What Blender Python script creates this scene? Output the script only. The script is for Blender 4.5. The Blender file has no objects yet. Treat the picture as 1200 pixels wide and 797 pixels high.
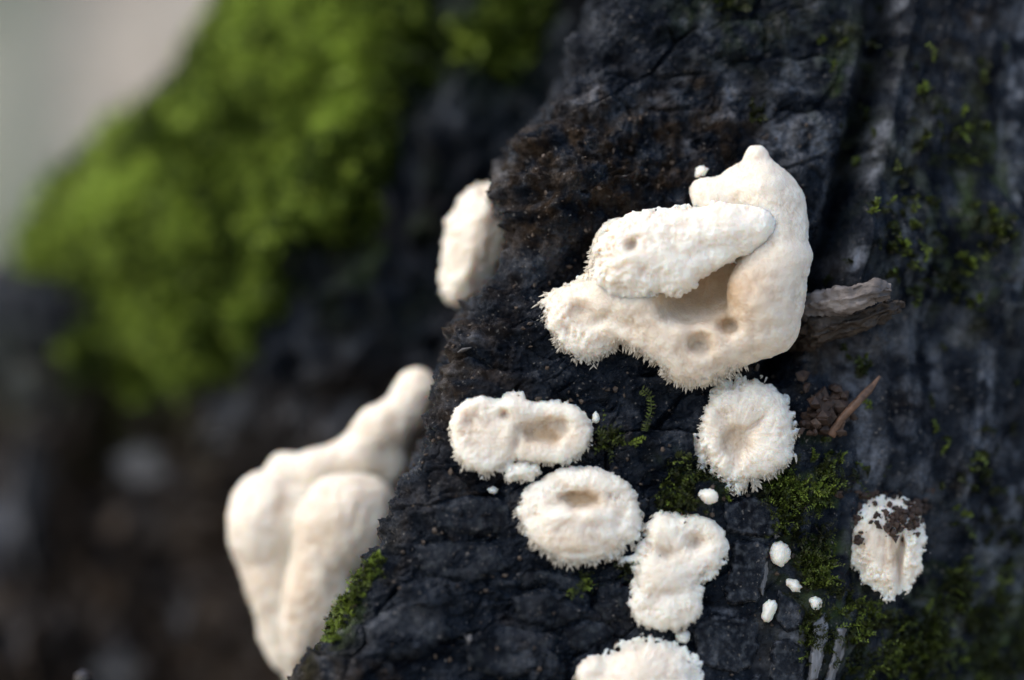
import bpy, math, random
import numpy as np
from mathutils import Vector
from mathutils.bvhtree import BVHTree

random.seed(7)
RNG = np.random.default_rng(11)
SC = bpy.context.scene
COL = SC.collection
R = math.radians

# ------------------------------------------------------------------ camera
CAM_Z = 0.34
F0 = 0.452                                   # focus distance (m), 100 mm macro
cd = bpy.data.cameras.new('camera')
cam = bpy.data.objects.new('camera', cd)
COL.objects.link(cam)
cam.location = (0, 0, CAM_Z)
cam.rotation_euler = (R(90), 0, 0)
cd.lens = 100
cd.sensor_width = 36
cd.clip_start = 0.01
cd.clip_end = 500
cd.dof.use_dof = True
cd.dof.focus_distance = F0 - 0.0015
cd.dof.aperture_fstop = 4.0
SC.camera = cam

# ------------------------------------------------------------------ light
SUN_DIR = Vector((-0.62, -0.20, 0.76)).normalized()
w = bpy.data.worlds.new('World')
SC.world = w
w.use_nodes = True
wn = w.node_tree.nodes
sky = wn.new('ShaderNodeTexSky')
sky.sky_type = 'NISHITA'
sky.sun_disc = False
sky.sun_elevation = math.asin(SUN_DIR.z)
sky.sun_rotation = math.atan2(SUN_DIR.x, SUN_DIR.y)
sky.air_density = 1.0
sky.dust_density = 2.0
sky.ozone_density = 1.0
bg = wn['Background']
bg.inputs['Strength'].default_value = 0.15
w.node_tree.links.new(sky.outputs[0], bg.inputs[0])
sd = bpy.data.lights.new('sun', 'SUN')
sd.energy = 1.1
sd.angle = R(85)
sd.color = (1.0, 0.88, 0.69)
sun = bpy.data.objects.new('sun', sd)
COL.objects.link(sun)
sun.rotation_euler = SUN_DIR.to_track_quat('Z', 'Y').to_euler()
SC.view_settings.view_transform = 'Standard'
SC.view_settings.look = 'None'
SC.view_settings.exposure = 0.92
SC.view_settings.gamma = 1
SC.render.engine = 'CYCLES'
SC.cycles.use_denoising = True
SC.cycles.max_bounces = 8
SC.cycles.sample_clamp_indirect = 4

# ------------------------------------------------------------------ numpy noise
_perm = np.random.default_rng(3).permutation(256).astype(np.int32)
_perm = np.concatenate([_perm, _perm, _perm])
_g = np.random.default_rng(5).normal(size=(256, 3)).astype(np.float32)
_g /= np.linalg.norm(_g, axis=1)[:, None]


def perlin(x, y, z):
    x = np.asarray(x, np.float32); y = np.asarray(y, np.float32); z = np.asarray(z, np.float32)
    x, y, z = np.broadcast_arrays(x, y, z)
    xi = np.floor(x).astype(np.int32); yi = np.floor(y).astype(np.int32); zi = np.floor(z).astype(np.int32)
    xf = x - xi; yf = y - yi; zf = z - zi
    u = xf * xf * xf * (xf * (xf * 6 - 15) + 10)
    v = yf * yf * yf * (yf * (yf * 6 - 15) + 10)
    ww = zf * zf * zf * (zf * (zf * 6 - 15) + 10)
    xi &= 255; yi &= 255; zi &= 255

    def gd(a, b, c):
        h = _perm[_perm[_perm[(xi + a) & 255] + ((yi + b) & 255)] + ((zi + c) & 255)]
        g = _g[h]
        return g[..., 0] * (xf - a) + g[..., 1] * (yf - b) + g[..., 2] * (zf - c)
    x00 = gd(0, 0, 0); x00 = x00 + u * (gd(1, 0, 0) - x00)
    x10 = gd(0, 1, 0); x10 = x10 + u * (gd(1, 1, 0) - x10)
    x01 = gd(0, 0, 1); x01 = x01 + u * (gd(1, 0, 1) - x01)
    x11 = gd(0, 1, 1); x11 = x11 + u * (gd(1, 1, 1) - x11)
    a = x00 + v * (x10 - x00)
    b = x01 + v * (x11 - x01)
    return (a + ww * (b - a)) * 1.5


def fbm(x, y, z, oct=4, lac=2.1, gain=0.5):
    s = 0; a = 1.0; f = 1.0
    for i in range(oct):
        s = s + a * perlin(x * f + 17 * i, y * f + 5 * i, z * f - 9 * i)
        a *= gain; f *= lac
    return s


def ridged(x, y, z, oct=4):
    s = 0; a = 1.0; f = 1.0
    for i in range(oct):
        n = 1 - np.abs(perlin(x * f + 31 * i, y * f + 7 * i, z * f + 3 * i)) * 1.6
        s = s + a * n; a *= 0.5; f *= 2.1
    return s / 1.9


def cell_height(x, y, seed=0):
    """blocky pieces: a random level per cell"""
    xi = np.floor(x).astype(np.int64); yi = np.floor(y).astype(np.int64)
    f1 = np.full(x.shape, 9.0, np.float32); lv = np.zeros(x.shape, np.float32)
    for a in (-1, 0, 1):
        for b in (-1, 0, 1):
            cx = xi + a; cy = yi + b
            h = (cx * 73856093 ^ cy * 19349663 ^ (seed * 83492791)) & 0x7fffffff
            h = (h * 1103515245 + 12345) & 0x7fffffff
            jx = (h >> 8 & 1023) / 1023.0; jy = (h >> 18 & 1023) / 1023.0
            d = np.hypot(cx + jx - x, cy + jy - y)
            nr_ = d < f1
            lv = np.where(nr_, ((h >> 5) & 255) / 127.5 - 1 + .9 * (jx - .5) * (x - cx - jx) + .9 * (y - cy - jy), lv); f1 = np.minimum(f1, d)
    return lv


def worley2(x, y, seed=0):
    xi = np.floor(x).astype(np.int64); yi = np.floor(y).astype(np.int64)
    f1 = np.full(x.shape, 9.0, np.float32); f2 = f1.copy()
    for a in (-1, 0, 1):
        for b in (-1, 0, 1):
            cx = xi + a; cy = yi + b
            h = (cx * 73856093 ^ cy * 19349663 ^ (seed * 83492791)) & 0x7fffffff
            h = (h * 1103515245 + 12345) & 0x7fffffff
            jx = (h >> 8 & 1023) / 1023.0
            jy = (h >> 18 & 1023) / 1023.0
            d = np.hypot(cx + jx - x, cy + jy - y)
            n1 = np.minimum(f1, d)
            f2 = np.minimum(f2, np.maximum(f1, d)); f1 = n1
    return f1, f2


def sstep(a, b, x):
    t = np.clip((x - a) / (b - a), 0, 1)
    return t * t * (3 - 2 * t)


def terrace(n, k, sharp=0.75):
    q = n * k; fl = np.floor(q); fr = q - fl
    return (fl + sstep(sharp, 1.0, fr)) / k


# ------------------------------------------------------------------ image <-> world helpers (for measuring the photo)
PW = 0.36 / 1200.0


def P(px, py, y):
    return np.stack([(px - 600) * PW * y, y + 0 * px, CAM_Z - (py - 398.5) * PW * y], -1)


def proj(V):
    y = V[..., 1]
    return V[..., 0] / (PW * y) + 600, 398.5 - (V[..., 2] - CAM_Z) / (PW * y)


def seg_dist(px, py, pts):
    d = np.full(px.shape, 1e9, np.float32)
    for (ax, ay), (bx, by) in zip(pts[:-1], pts[1:]):
        vx, vy = bx - ax, by - ay
        t = np.clip(((px - ax) * vx + (py - ay) * vy) / (vx * vx + vy * vy + 1e-9), 0, 1)
        d = np.minimum(d, np.hypot(px - ax - t * vx, py - ay - t * vy))
    return d


def poly_sdf(px, py, pts):
    d = seg_dist(px, py, list(pts) + [pts[0]])
    ins = np.zeros(px.shape, bool)
    n = len(pts)
    for i in range(n):
        x1, y1 = pts[i]; x2, y2 = pts[(i + 1) % n]
        c = ((y1 > py) != (y2 > py)) & (px < (x2 - x1) * (py - y1) / (y2 - y1 + 1e-12) + x1)
        ins ^= c
    return np.where(ins, -d, d)


def gauss(px, py, cx, cy, rx, ry=None, rot=0.0):
    ry = ry or rx
    c, s = math.cos(R(rot)), math.sin(R(rot))
    dx, dy = px - cx, py - cy
    return np.exp(-((c * dx + s * dy) / rx) ** 2 - ((-s * dx + c * dy) / ry) ** 2)


# ------------------------------------------------------------------ object helpers
def mesh_np(name, V, F, mat=None, parent=None, smooth=True, attrs=None):
    V = np.asarray(V, np.float32).reshape(-1, 3)
    F = np.asarray(F, np.int32)
    me = bpy.data.meshes.new(name)
    me.vertices.add(len(V)); me.vertices.foreach_set('co', V.ravel())
    k = F.shape[1]
    me.loops.add(F.size); me.loops.foreach_set('vertex_index', F.ravel())
    me.polygons.add(len(F))
    me.polygons.foreach_set('loop_start', np.arange(0, F.size, k, dtype=np.int32))
    me.polygons.foreach_set('loop_total', np.full(len(F), k, np.int32))
    me.polygons.foreach_set('use_smooth', np.full(len(F), smooth, bool))
    me.update(calc_edges=True)
    for an, arr in (attrs or {}).items():
        arr = np.asarray(arr, np.float32)
        if arr.ndim == 1:
            a = me.attributes.new(an, 'FLOAT', 'POINT'); a.data.foreach_set('value', arr)
        else:
            a = me.attributes.new(an, 'FLOAT_VECTOR', 'POINT'); a.data.foreach_set('vector', arr.ravel())
    if mat:
        me.materials.append(mat)
    o = bpy.data.objects.new(name, me)
    COL.objects.link(o)
    if parent:
        o.parent = parent
        o.matrix_parent_inverse = parent.matrix_world.inverted() if False else o.matrix_parent_inverse
    return o


def tag(o, label=None, cat=None, group=None, kind=None):
    if label: o['label'] = label
    if cat: o['category'] = cat
    if group: o['group'] = group
    if kind: o['kind'] = kind
    return o


def empty(name):
    o = bpy.data.objects.new(name, None)
    o.empty_display_size = 0.01
    COL.objects.link(o)
    return o


def grid_faces(n, m):
    i = np.arange((n - 1) * (m - 1))
    r = i // (m - 1); c = i % (m - 1)
    a = r * m + c
    return np.stack([a, a + 1, a + m + 1, a + m], 1)


def normals_grid(V):
    du = np.gradient(V, axis=1); dv = np.gradient(V, axis=0)
    n = np.cross(du, dv)
    return n / (np.linalg.norm(n, axis=-1, keepdims=True) + 1e-12)


def vnormals(V, F):
    n = np.zeros_like(V)
    if F.shape[1] == 4:
        fn = np.cross(V[F[:, 2]] - V[F[:, 0]], V[F[:, 3]] - V[F[:, 1]])
    else:
        fn = np.cross(V[F[:, 1]] - V[F[:, 0]], V[F[:, 2]] - V[F[:, 0]])
    for k in range(F.shape[1]):
        for a in range(3):
            n[:, a] += np.bincount(F[:, k], fn[:, a], minlength=len(V))
    return n / (np.linalg.norm(n, axis=1, keepdims=True) + 1e-20)


# ------------------------------------------------------------------ materials
def new_mat(name):
    m = bpy.data.materials.new(name); m.use_nodes = True
    nt = m.node_tree
    return m, nt, nt.nodes['Principled BSDF']


def N(nt, t, **kw):
    n = nt.nodes.new(t)
    for k, v in kw.items():
        if k in n.inputs: n.inputs[k].default_value = v
        else: setattr(n, k, v)
    return n


def noise_node(nt, scale, detail=4, rough=0.55):
    tc = N(nt, 'ShaderNodeTexCoord')
    n = N(nt, 'ShaderNodeTexNoise')
    n.inputs['Scale'].default_value = scale
    n.inputs['Detail'].default_value = detail
    n.inputs['Roughness'].default_value = rough
    nt.links.new(tc.outputs['Object'], n.inputs['Vector'])
    return n


def ramp(nt, src, stops):
    r = N(nt, 'ShaderNodeValToRGB')
    e = r.color_ramp.elements
    while len(e) < len(stops): e.new(0.5)
    for i, (p, c) in enumerate(stops):
        e[i].position = p; e[i].color = (*c, 1) if len(c) == 3 else c
    nt.links.new(src, r.inputs[0])
    return r


def mix(nt, fac, a, b):
    m = N(nt, 'ShaderNodeMix', data_type='RGBA')
    L = nt.links
    if isinstance(fac, (int, float)): m.inputs[0].default_value = fac
    else: L.new(fac, m.inputs[0])
    for i, v in ((6, a), (7, b)):
        if isinstance(v, tuple): m.inputs[i].default_value = (*v, 1)
        else: L.new(v, m.inputs[i])
    return m.outputs[2]


def attr(nt, name):
    return N(nt, 'ShaderNodeAttribute', attribute_name=name)


def bump(nt, src, strength, dist):
    b = N(nt, 'ShaderNodeBump')
    b.inputs['Strength'].default_value = strength
    b.inputs['Distance'].default_value = dist
    nt.links.new(src, b.inputs['Height'])
    return b.outputs[0]


def bark_material():
    m, nt, p = new_mat('wet_bark')
    L = nt.links
    n1 = noise_node(nt, 160, 6, 0.65)
    n2 = noise_node(nt, 900, 5, 0.7)
    c = ramp(nt, n1.outputs[0], [(0.3, (0.0024, 0.0032, 0.0052)), (0.55, (0.0052, 0.0096, 0.0172)), (0.8, (0.0130, 0.0245, 0.043))]).outputs[0]
    st = attr(nt, 'stain')
    sx = N(nt, 'ShaderNodeSeparateXYZ'); L.new(st.outputs['Vector'], sx.inputs[0])
    nb = noise_node(nt, 420, 5, 0.7)
    brown = ramp(nt, nb.outputs[0], [(0.3, (0.007, 0.0045, 0.003)), (0.58, (0.029, 0.0195, 0.0125)), (0.78, (0.088, 0.06, 0.04))]).outputs[0]
    c = mix(nt, sx.outputs[0], c, brown)
    alg = ramp(nt, nb.outputs[0], [(0.35, (0.015, 0.022, 0.005)), (0.7, (0.06, 0.10, 0.012))]).outputs[0]
    c = mix(nt, sx.outputs[1], c, alg)
    pale = ramp(nt, n2.outputs[0], [(0.3, (0.035, 0.038, 0.045)), (0.65, (0.22, 0.24, 0.28))]).outputs[0]
    c = mix(nt, sx.outputs[2], c, pale)
    # tiny pale specks: dust and fibres, plus small bright glints painted into the colour
    sp = noise_node(nt, 1500, 2, 0.5)
    spm = ramp(nt, sp.outputs[0], [(0.665, (0, 0, 0)), (0.72, (1, 1, 1))]).outputs[0]
    c = mix(nt, spm, c, (0.13, 0.12, 0.11))
    L.new(c, p.inputs['Base Color'])
    rr = ramp(nt, n2.outputs[0], [(0.3, (0.12,) * 3), (0.7, (0.42,) * 3)])
    L.new(rr.outputs[0], p.inputs['Roughness'])
    sr = ramp(nt, n1.outputs[0], [(0.38, (0.04,) * 3), (0.55, (0.20,) * 3), (0.72, (0.85,) * 3)])
    L.new(sr.outputs[0], p.inputs['Specular IOR Level'])
    b1 = noise_node(nt, 1000, 6, 0.7)
    L.new(bump(nt, b1.outputs[0], 0.9, 0.0007), p.inputs['Normal'])
    return m


def fungus_material():
    m, nt, p = new_mat('fungus_flesh')
    L = nt.links
    t = attr(nt, 'tint')
    n = noise_node(nt, 500, 4, 0.6)
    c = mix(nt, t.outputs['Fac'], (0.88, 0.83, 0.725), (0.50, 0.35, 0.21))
    nm = ramp(nt, n.outputs[0], [(0.35, (0, 0, 0)), (0.75, (0.16,) * 3)]).outputs[0]
    c = mix(nt, nm, c, (0.86, 0.77, 0.63))
    L.new(c, p.inputs['Base Color'])
    p.inputs['Roughness'].default_value = 0.42
    p.inputs['Specular IOR Level'].default_value = 0.35
    p.inputs['Subsurface Weight'].default_value = 1.0
    p.inputs['Subsurface Radius'].default_value = (1.0, 0.72, 0.5)
    p.inputs['Subsurface Scale'].default_value = 0.0025
    b = noise_node(nt, 2600, 3, 0.6)
    L.new(bump(nt, b.outputs[0], 0.8, 0.0003), p.inputs['Normal'])
    return m


def fringe_material():
    m, nt, p = new_mat('fungus_fringe')
    L = nt.links
    t = attr(nt, 'tint')
    c = mix(nt, t.outputs['Fac'], (0.90, 0.87, 0.79), (0.70, 0.55, 0.36))
    L.new(c, p.inputs['Base Color'])
    p.inputs['Roughness'].default_value = 0.6
    p.inputs['Specular IOR Level'].default_value = 0.2
    tr = N(nt, 'ShaderNodeBsdfTranslucent'); L.new(c, tr.inputs[0])
    ms = N(nt, 'ShaderNodeMixShader'); ms.inputs[0].default_value = .45
    L.new(p.outputs[0], ms.inputs[1]); L.new(tr.outputs[0], ms.inputs[2])
    L.new(ms.outputs[0], nt.nodes['Material Output'].inputs[0])
    return m


def moss_material(name, dark, mid, light, trans=0.35):
    m, nt, p = new_mat(name)
    L = nt.links
    t = attr(nt, 'tint')
    c = ramp(nt, t.outputs['Fac'], [(0.0, dark), (0.5, mid), (1.0, light)]).outputs[0]
    L.new(c, p.inputs['Base Color'])
    p.inputs['Roughness'].default_value = 0.5
    p.inputs['Specular IOR Level'].default_value = 0.3
    tr = N(nt, 'ShaderNodeBsdfTranslucent')
    L.new(c, tr.inputs[0])
    ms = N(nt, 'ShaderNodeMixShader'); ms.inputs[0].default_value = trans
    L.new(p.outputs[0], ms.inputs[1]); L.new(tr.outputs[0], ms.inputs[2])
    L.new(ms.outputs[0], nt.nodes['Material Output'].inputs[0])
    return m


def simple_mat(name, stops, scale, rough=0.6, bmp=0.5, bdist=0.0004, stretch=None, spec=0.4):
    m, nt, p = new_mat(name)
    L = nt.links
    n = noise_node(nt, scale, 5, 0.65)
    if stretch:
        mp = N(nt, 'ShaderNodeMapping'); mp.inputs['Scale'].default_value = stretch
        tc = [x for x in nt.nodes if x.type == 'TEX_COORD'][0]
        L.new(tc.outputs['Object'], mp.inputs[0]); L.new(mp.outputs[0], n.inputs['Vector'])
    L.new(ramp(nt, n.outputs[0], stops).outputs[0], p.inputs['Base Color'])
    p.inputs['Roughness'].default_value = rough
    p.inputs['Specular IOR Level'].default_value = spec
    L.new(bump(nt, n.outputs[0], bmp, bdist), p.inputs['Normal'])
    return m


M_BARK = bark_material()
M_FUN = fungus_material()
M_FRINGE = fringe_material()
M_MOSS_B = moss_material('cushion_moss', (0.018, 0.030, 0.004), (0.086, 0.138, 0.016), (0.45, 0.59, 0.10), .5)
M_MOSS_F = moss_material('feather_moss', (0.010, 0.013, 0.004), (0.034, 0.046, 0.009), (0.22, 0.30, 0.045))
M_WOODGREY = simple_mat('weathered_wood', [(0.3, (0.045, 0.039, 0.037)), (0.5, (0.14, 0.122, 0.115)), (0.72, (0.27, 0.245, 0.23))], 300, 0.6, 0.8, 0.0008, (0.12, 1, 1))
M_WOODDARK = simple_mat('rotten_wood', [(0.3, (0.012, 0.009, 0.007)), (0.6, (0.035, 0.025, 0.018)), (0.8, (0.10, 0.07, 0.045))], 500, 0.55, 0.8, 0.0006)
M_SLIVER = simple_mat('pale_wood_sliver', [(0.3, (0.05, 0.052, 0.058)), (0.5, (0.18, 0.185, 0.20)), (0.75, (0.40, 0.41, 0.43))], 700, 0.5, 0.9, 0.0005, (1, 1, 0.1))
M_TWIG = simple_mat('brown_twig', [(0.3, (0.05, 0.028, 0.018)), (0.7, (0.17, 0.095, 0.06))], 700, 0.5)
M_SOIL = simple_mat('dark_soil', [(0.3, (0.012, 0.007, 0.005)), (0.6, (0.045, 0.026, 0.018)), (0.8, (0.10, 0.06, 0.04))], 1200, 0.6)
M_CHIP = simple_mat('pale_bark_chip', [(0.3, (0.04, 0.04, 0.042)), (0.7, (0.13, 0.13, 0.135))], 200, 0.5)
M_CHIPBROWN = simple_mat('brown_bark_chip', [(0.3, (0.022, 0.016, 0.012)), (0.7, (0.085, 0.06, 0.042))], 200, 0.6)
M_BUD = simple_mat('glossy_dark_bud', [(0.3, (0.012, 0.010, 0.012)), (0.7, (0.03, 0.026, 0.028))], 300, 0.15, 0.1)
M_LITTER = simple_mat('leaf_litter', [(0.3, (0.21, 0.172, 0.125)), (0.5, (0.375, 0.33, 0.265)), (0.75, (0.48, 0.43, 0.355))], 3.0, 0.8, 0.5, 0.05)
M_FARBARK = simple_mat('far_tree_bark', [(0.3, (0.18, 0.20, 0.15)), (0.7, (0.32, 0.33, 0.27))], 8, 0.8, 0.6, 0.02)
M_FARLEAF = moss_material('undergrowth_leaf', (0.06, 0.09, 0.03), (0.14, 0.19, 0.08), (0.24, 0.29, 0.15))

# ------------------------------------------------------------------ SETTING: far ground and hillside
def heightsheet(name, xs, ys, zf, mat):
    X, Y = np.meshgrid(xs, ys)
    V = np.stack([X, Y, zf(X, Y)], -1)
    return mesh_np(name, V, grid_faces(len(ys), len(xs)), mat)


def ground_z(X, Y):
    h = 0.02 * fbm(X * 3, Y * 3, 0 * X, 4)
    return h * sstep(0, 1, np.abs(Y) + np.abs(X))


xs = np.concatenate([-np.geomspace(120, 3.2, 30), np.linspace(-3, 3, 90), np.geomspace(3.2, 120, 30)])
ys = np.concatenate([-np.geomspace(120, 3.2, 24), np.linspace(-3, 3, 90), np.geomspace(3.2, 300, 40)])
tag(heightsheet('ground', xs, ys, ground_z, M_LITTER), 'leaf litter ground far out of focus behind the tree', kind='structure')


def hill_z(X, Y):
    return (sstep(3.0, 16, Y) * 9.0 - 0.3) + 0.10 * fbm(X * 0.8, Y * 0.8, 0 * X, 4)


tag(heightsheet('hill', np.linspace(-30, 30, 160), np.linspace(2.6, 18, 110), hill_z, M_LITTER),
    'pale beige leaf covered slope blurred in the distance', kind='structure')


# ------------------------------------------------------------------ TREE: front root flare (base surface)
X0, Z0 = (640 - 600) * PW * F0, CAM_Z - (600 - 398.5) * PW * F0
KX, KZ = 0.08, 0.20


def plane_y(px, py):
    # depth at which the view ray through (px,py) of the photo meets the mean plane of the bark face
    a = (px - 600) * PW; b = -(py - 398.5) * PW
    return (F0 - KX * X0 + KZ * (CAM_Z - Z0)) / (1 - KX * a - KZ * b)


RIDGE = [(150, 1500), (230, 1050), (312, 880), (350, 797), (393, 740), (440, 655), (476, 572), (503, 515), (527, 445), (547, 382),
         (584, 322), (612, 278), (606, 225), (620, 178), (648, 108), (690, 32), (725, -40), (790, -200), (860, -500), (930, -1200)]
rp = np.array(RIDGE, float)
ry_ = plane_y(rp[:, 0], rp[:, 1])
rw = P(rp[:, 0], rp[:, 1], ry_ + 0.004)
o_ = np.argsort(rw[:, 2])
RZ, RX, RY = rw[o_, 2], rw[o_, 0], rw[o_, 1]


def smooth_interp(z, zs, vs):
    k = 0.0022
    return sum(wt * np.interp(z + d * k, zs, vs) for d, wt in ((-1.5, .15), (-.7, .2), (0, .3), (.7, .2), (1.5, .15)))


# profile across: tangent angle turns round the crest of the flare
sfine = np.linspace(-0.16, 0.75, 9101)
WC = 0.016
th = -95 + (math.degrees(math.atan(KX)) + 95) * sstep(0, WC, sfine) + 28 * sstep(0.035, 0.10, sfine) + 60 * sstep(0.13, 0.6, sfine) - 14 * sstep(-0.03, -0.10, sfine)
ds = sfine[1] - sfine[0]
pxx = np.cumsum(np.cos(R(1) * th)) * ds
pyy = np.cumsum(np.sin(R(1) * th)) * ds
i0 = np.argmin(np.abs(sfine))
pxx -= pxx[i0]; pyy -= pyy[i0]


def base_front(s, v):
    x = np.interp(s, sfine, pxx) + smooth_interp(v, RZ, RX)
    y = np.interp(s, sfine, pyy) + smooth_interp(v, RZ, RY)
    return np.stack([x, y, v + 0 * s], -1)


CRACK = [(1046, -60), (1036, 30), (1022, 110), (1000, 200), (972, 285), (945, 350), (915, 430)]
PALE = [(1064, -40), (1052, 50), (1040, 120), (1024, 190), (1008, 260), (994, 330)]


def front_large(B, px, py):
    x, y, z = B[..., 0] * 1, B[..., 1], B[..., 2]
    d = 0.0016 * fbm(x * 45, y * 45, z * 45 + 3, 2)
    d += 0.0042 * gauss(px, py, 655, 215, 95, 60, -20)          # crumbly brown bulge
    d += 0.0022 * gauss(px, py, 560, 420, 45, 70, 15)
    d -= 0.0048 * gauss(px, py, 690, 310, 70, 42, -25)          # hollow beside the large fungus
    d -= 0.0030 * gauss(px, py, 985, 420, 60, 50)               # recess under the wood stub
    d -= 0.0100 * np.exp(-(seg_dist(px, py, CRACK) / 16) ** 2)
    d += 0.0018 * np.exp(-(seg_dist(px, py, PALE) / 11) ** 2)
    d += 0.0025 * gauss(px, py, 940, 240, 30, 120, 12)
    d += 0.003 * gauss(px, py, 1165, 330, 50, 220, 8) - 0.003 * gauss(px, py, 1105, 300, 28, 230, 8)
    return d


def front_fine(B, s, v, px, py):
    x, y, z = B[..., 0], B[..., 1], B[..., 2]
    right = sstep(900, 1010, px + 0.12 * (py - 300))
    lowright = sstep(720, 830, px) * sstep(560, 620, py) * (1 - sstep(950, 1000, px))
    crumb = np.clip(1.2 * gauss(px, py, 665, 215, 120, 80, -20) + 0.9 * gauss(px, py, 560, 400, 45, 80, 15) + 0.6 * gauss(px, py, 790, 170, 90, 60), 0, 1)
    # flaky layered bark
    wx = x + 0.0012 * perlin(x * 180, z * 180, y * 180); wz = z + 0.0012 * perlin(x * 180 + 9, z * 180, y * 180)
    n = fbm(wx * 110, y * 110, wz * 190, 4)
    flake = 0.0015 * terrace(n, 4.0, 0.75) + 0.0004 * n
    lumps = 0.00075 * ridged(wx * 240, y * 240, wz * 330, 3)
    fine = 0.00048 * ridged(x * 700, y * 700, z * 1050, 3) + 0.00030 * perlin(x * 1300, y * 1300, z * 1900)
    # net of cracks
    sx = s + 0.0025 * fbm(x * 120, y * 120, z * 120 + 4, 2); sz = v + 0.0025 * fbm(x * 120 + 8, y * 120, z * 120, 2)
    f1, f2 = worley2(sx * 75, sz * 120, 3)
    cr = np.exp(-((f2 - f1) / 0.055) ** 2)
    f1b, f2b = worley2(sx * 210, sz * 330, 5)
    cr2 = np.exp(-((f2b - f1b) / 0.08) ** 2)
    gate = sstep(-0.25, 0.25, fbm(x * 60, y * 60, z * 60 + 11, 2))
    gate2 = sstep(-0.1, 0.35, fbm(x * 90 + 5, y * 90, z * 90 + 1, 2))
    d = (flake + lumps + fine) * (1 - 0.55 * lowright) - 0.0019 * cr * gate * (1 - right) - 0.0007 * cr2 * gate2 * (1 - right)
    d = d + (1 - right) * (1 - .8 * lowright) * (0.0007 * cell_height(sx * 75, sz * 120, 3) + 0.00038 * cell_height(sx * 210, sz * 330, 5))
    g = 0.0020 * fbm(wx * 150, y * 150, wz * 210, 3) + 0.0013 * terrace(fbm(wx * 260, y * 260, wz * 330 + 2, 3), 3.0, .6) + 0.0009 * fbm(x * 700, y * 700, z * 800, 3)
    d = d * (1 - 0.6 * crumb) + crumb * g * 1.25
    # long vertical fibres of the weathered right side
    sg = s + 0.26 * v
    fib = 0.0034 * ridged(sg * 130, v * 16, 0 * s + 3, 3) + 0.0006 * ridged(sg * 520, v * 60, 0 * s, 3)
    d = d * (1 - 0.7 * right) + right * (fib - 0.0012 + 0.00025 * ridged(x * 600, y * 600, z * 500, 2))
    return d


def front_stain(B, s, v, px, py, disp):
    x, y, z = B[..., 0], B[..., 1], B[..., 2]
    n = fbm(x * 70, y * 70, z * 70, 4)
    n2 = fbm(x * 260, y * 260, z * 260, 4)
    brown = np.clip(1.5 * gauss(px, py, 670, 215, 150, 80, -20) + 1.1 * gauss(px, py, 545, 425, 45, 75, 10) + 0.7 * gauss(px, py, 850, 165, 60, 50)
                    + .8 * gauss(px, py, 975, 420, 70, 60) + .8 * gauss(px, py, 370, 790, 45, 50) + .5 * gauss(px, py, 560, 580, 60, 30)
                    + .35 * gauss(px, py, 1110, 60, 90, 160) + 0.45 * sstep(0.1, 0.7, n), 0, 1) * sstep(-0.45, 0.35, n2)
    alg = np.clip(0.9 * gauss(px, py, 1130, 740, 130, 90) + 0.9 * gauss(px, py, 950, 620, 45, 90) + 0.55 * gauss(px, py, 1120, 240, 80, 120)
                  + 0.7 * gauss(px, py, 810, 570, 35, 30) + 0.8 * gauss(px, py, 400, 720, 20, 60, 30) + .45 * gauss(px, py, 985, 90, 60, 70)
                  + .4 * gauss(px, py, 850, 10, 60, 50), 0, 1) * sstep(-0.25, 0.45, n2 + 0.3 * n)
    pale = np.exp(-(seg_dist(px + 5 * n, py, PALE) / 7) ** 2) * sstep(-0.2, 0.4, n2) * sstep(-.5, .2, n)
    for cx, cy, rx, ry, rot, a in ((920, 130, 22, 75, 18, .9), (945, 165, 40, 38, 0, .6), (825, 35, 10, 26, 20, .8), (855, 120, 10, 22, -10, .9), (810, 170, 9, 14, 0, .9),
                                   (968, 240, 10, 30, 0, .7), (1020, 540, 12, 30, 10, .8), (1045, 505, 14, 22, 0, .35), (1095, 430, 14, 45, 8, .6), (1090, 345, 9, 22, 10, .6),
                                   (1195, 250, 20, 60, 5, .35), (1180, 30, 14, 40, 0, .4), (890, 640, 12, 40, -5, .5), (905, 600, 16, 16, 0, .35), (925, 745, 22, 10, 25, .8),
                                   (765, 717, 16, 5, 5, .5), (850, 717, 14, 4, 8, .9), (560, 405, 14, 8, -10, .55), (780, 745, 60, 30, 0, .18), (870, 780, 40, 25, 0, .3), (1000, 110, 12, 50, 12, .4)):
        pale = np.maximum(pale, a * gauss(px, py, cx, cy, rx, ry, rot) * sstep(-0.35, 0.25, n2))
    right = sstep(1000, 1100, px)
    sg = s + 0.26 * v
    pale = np.maximum(pale, .8 * sstep(940, 1040, px) * sstep(.05, .55, fbm(sg * 170, v * 17, 0 * s + 6, 3)) * sstep(-.3, .5, n2))
    pale = np.maximum(pale, 0.65 * right * sstep(-0.15, 0.5, n2) * sstep(-.25, .45, fbm(x * 60 + 3, y * 60, z * 22, 3)))
    pale = np.maximum(pale, 0.40 * sstep(0.25, 0.75, n2) * sstep(-.2, .4, n) * (.45 + .55 * sstep(330, 120, py)))
    return np.stack([brown, alg, np.clip(pale, 0, 1)], -1)


def dense(a, b, lo, hi, fine):
    mid = np.arange(a, b, fine)

    def grow(start, end, sgn):
        out = []; st = fine; p = start
        while (end - p) * sgn > 0:
            st = min(st * 1.22, 0.012); p = p + sgn * st; out.append(p)
        return out
    return np.array(grow(a, lo, -1)[::-1] + list(mid) + grow(b, hi, 1))


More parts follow.
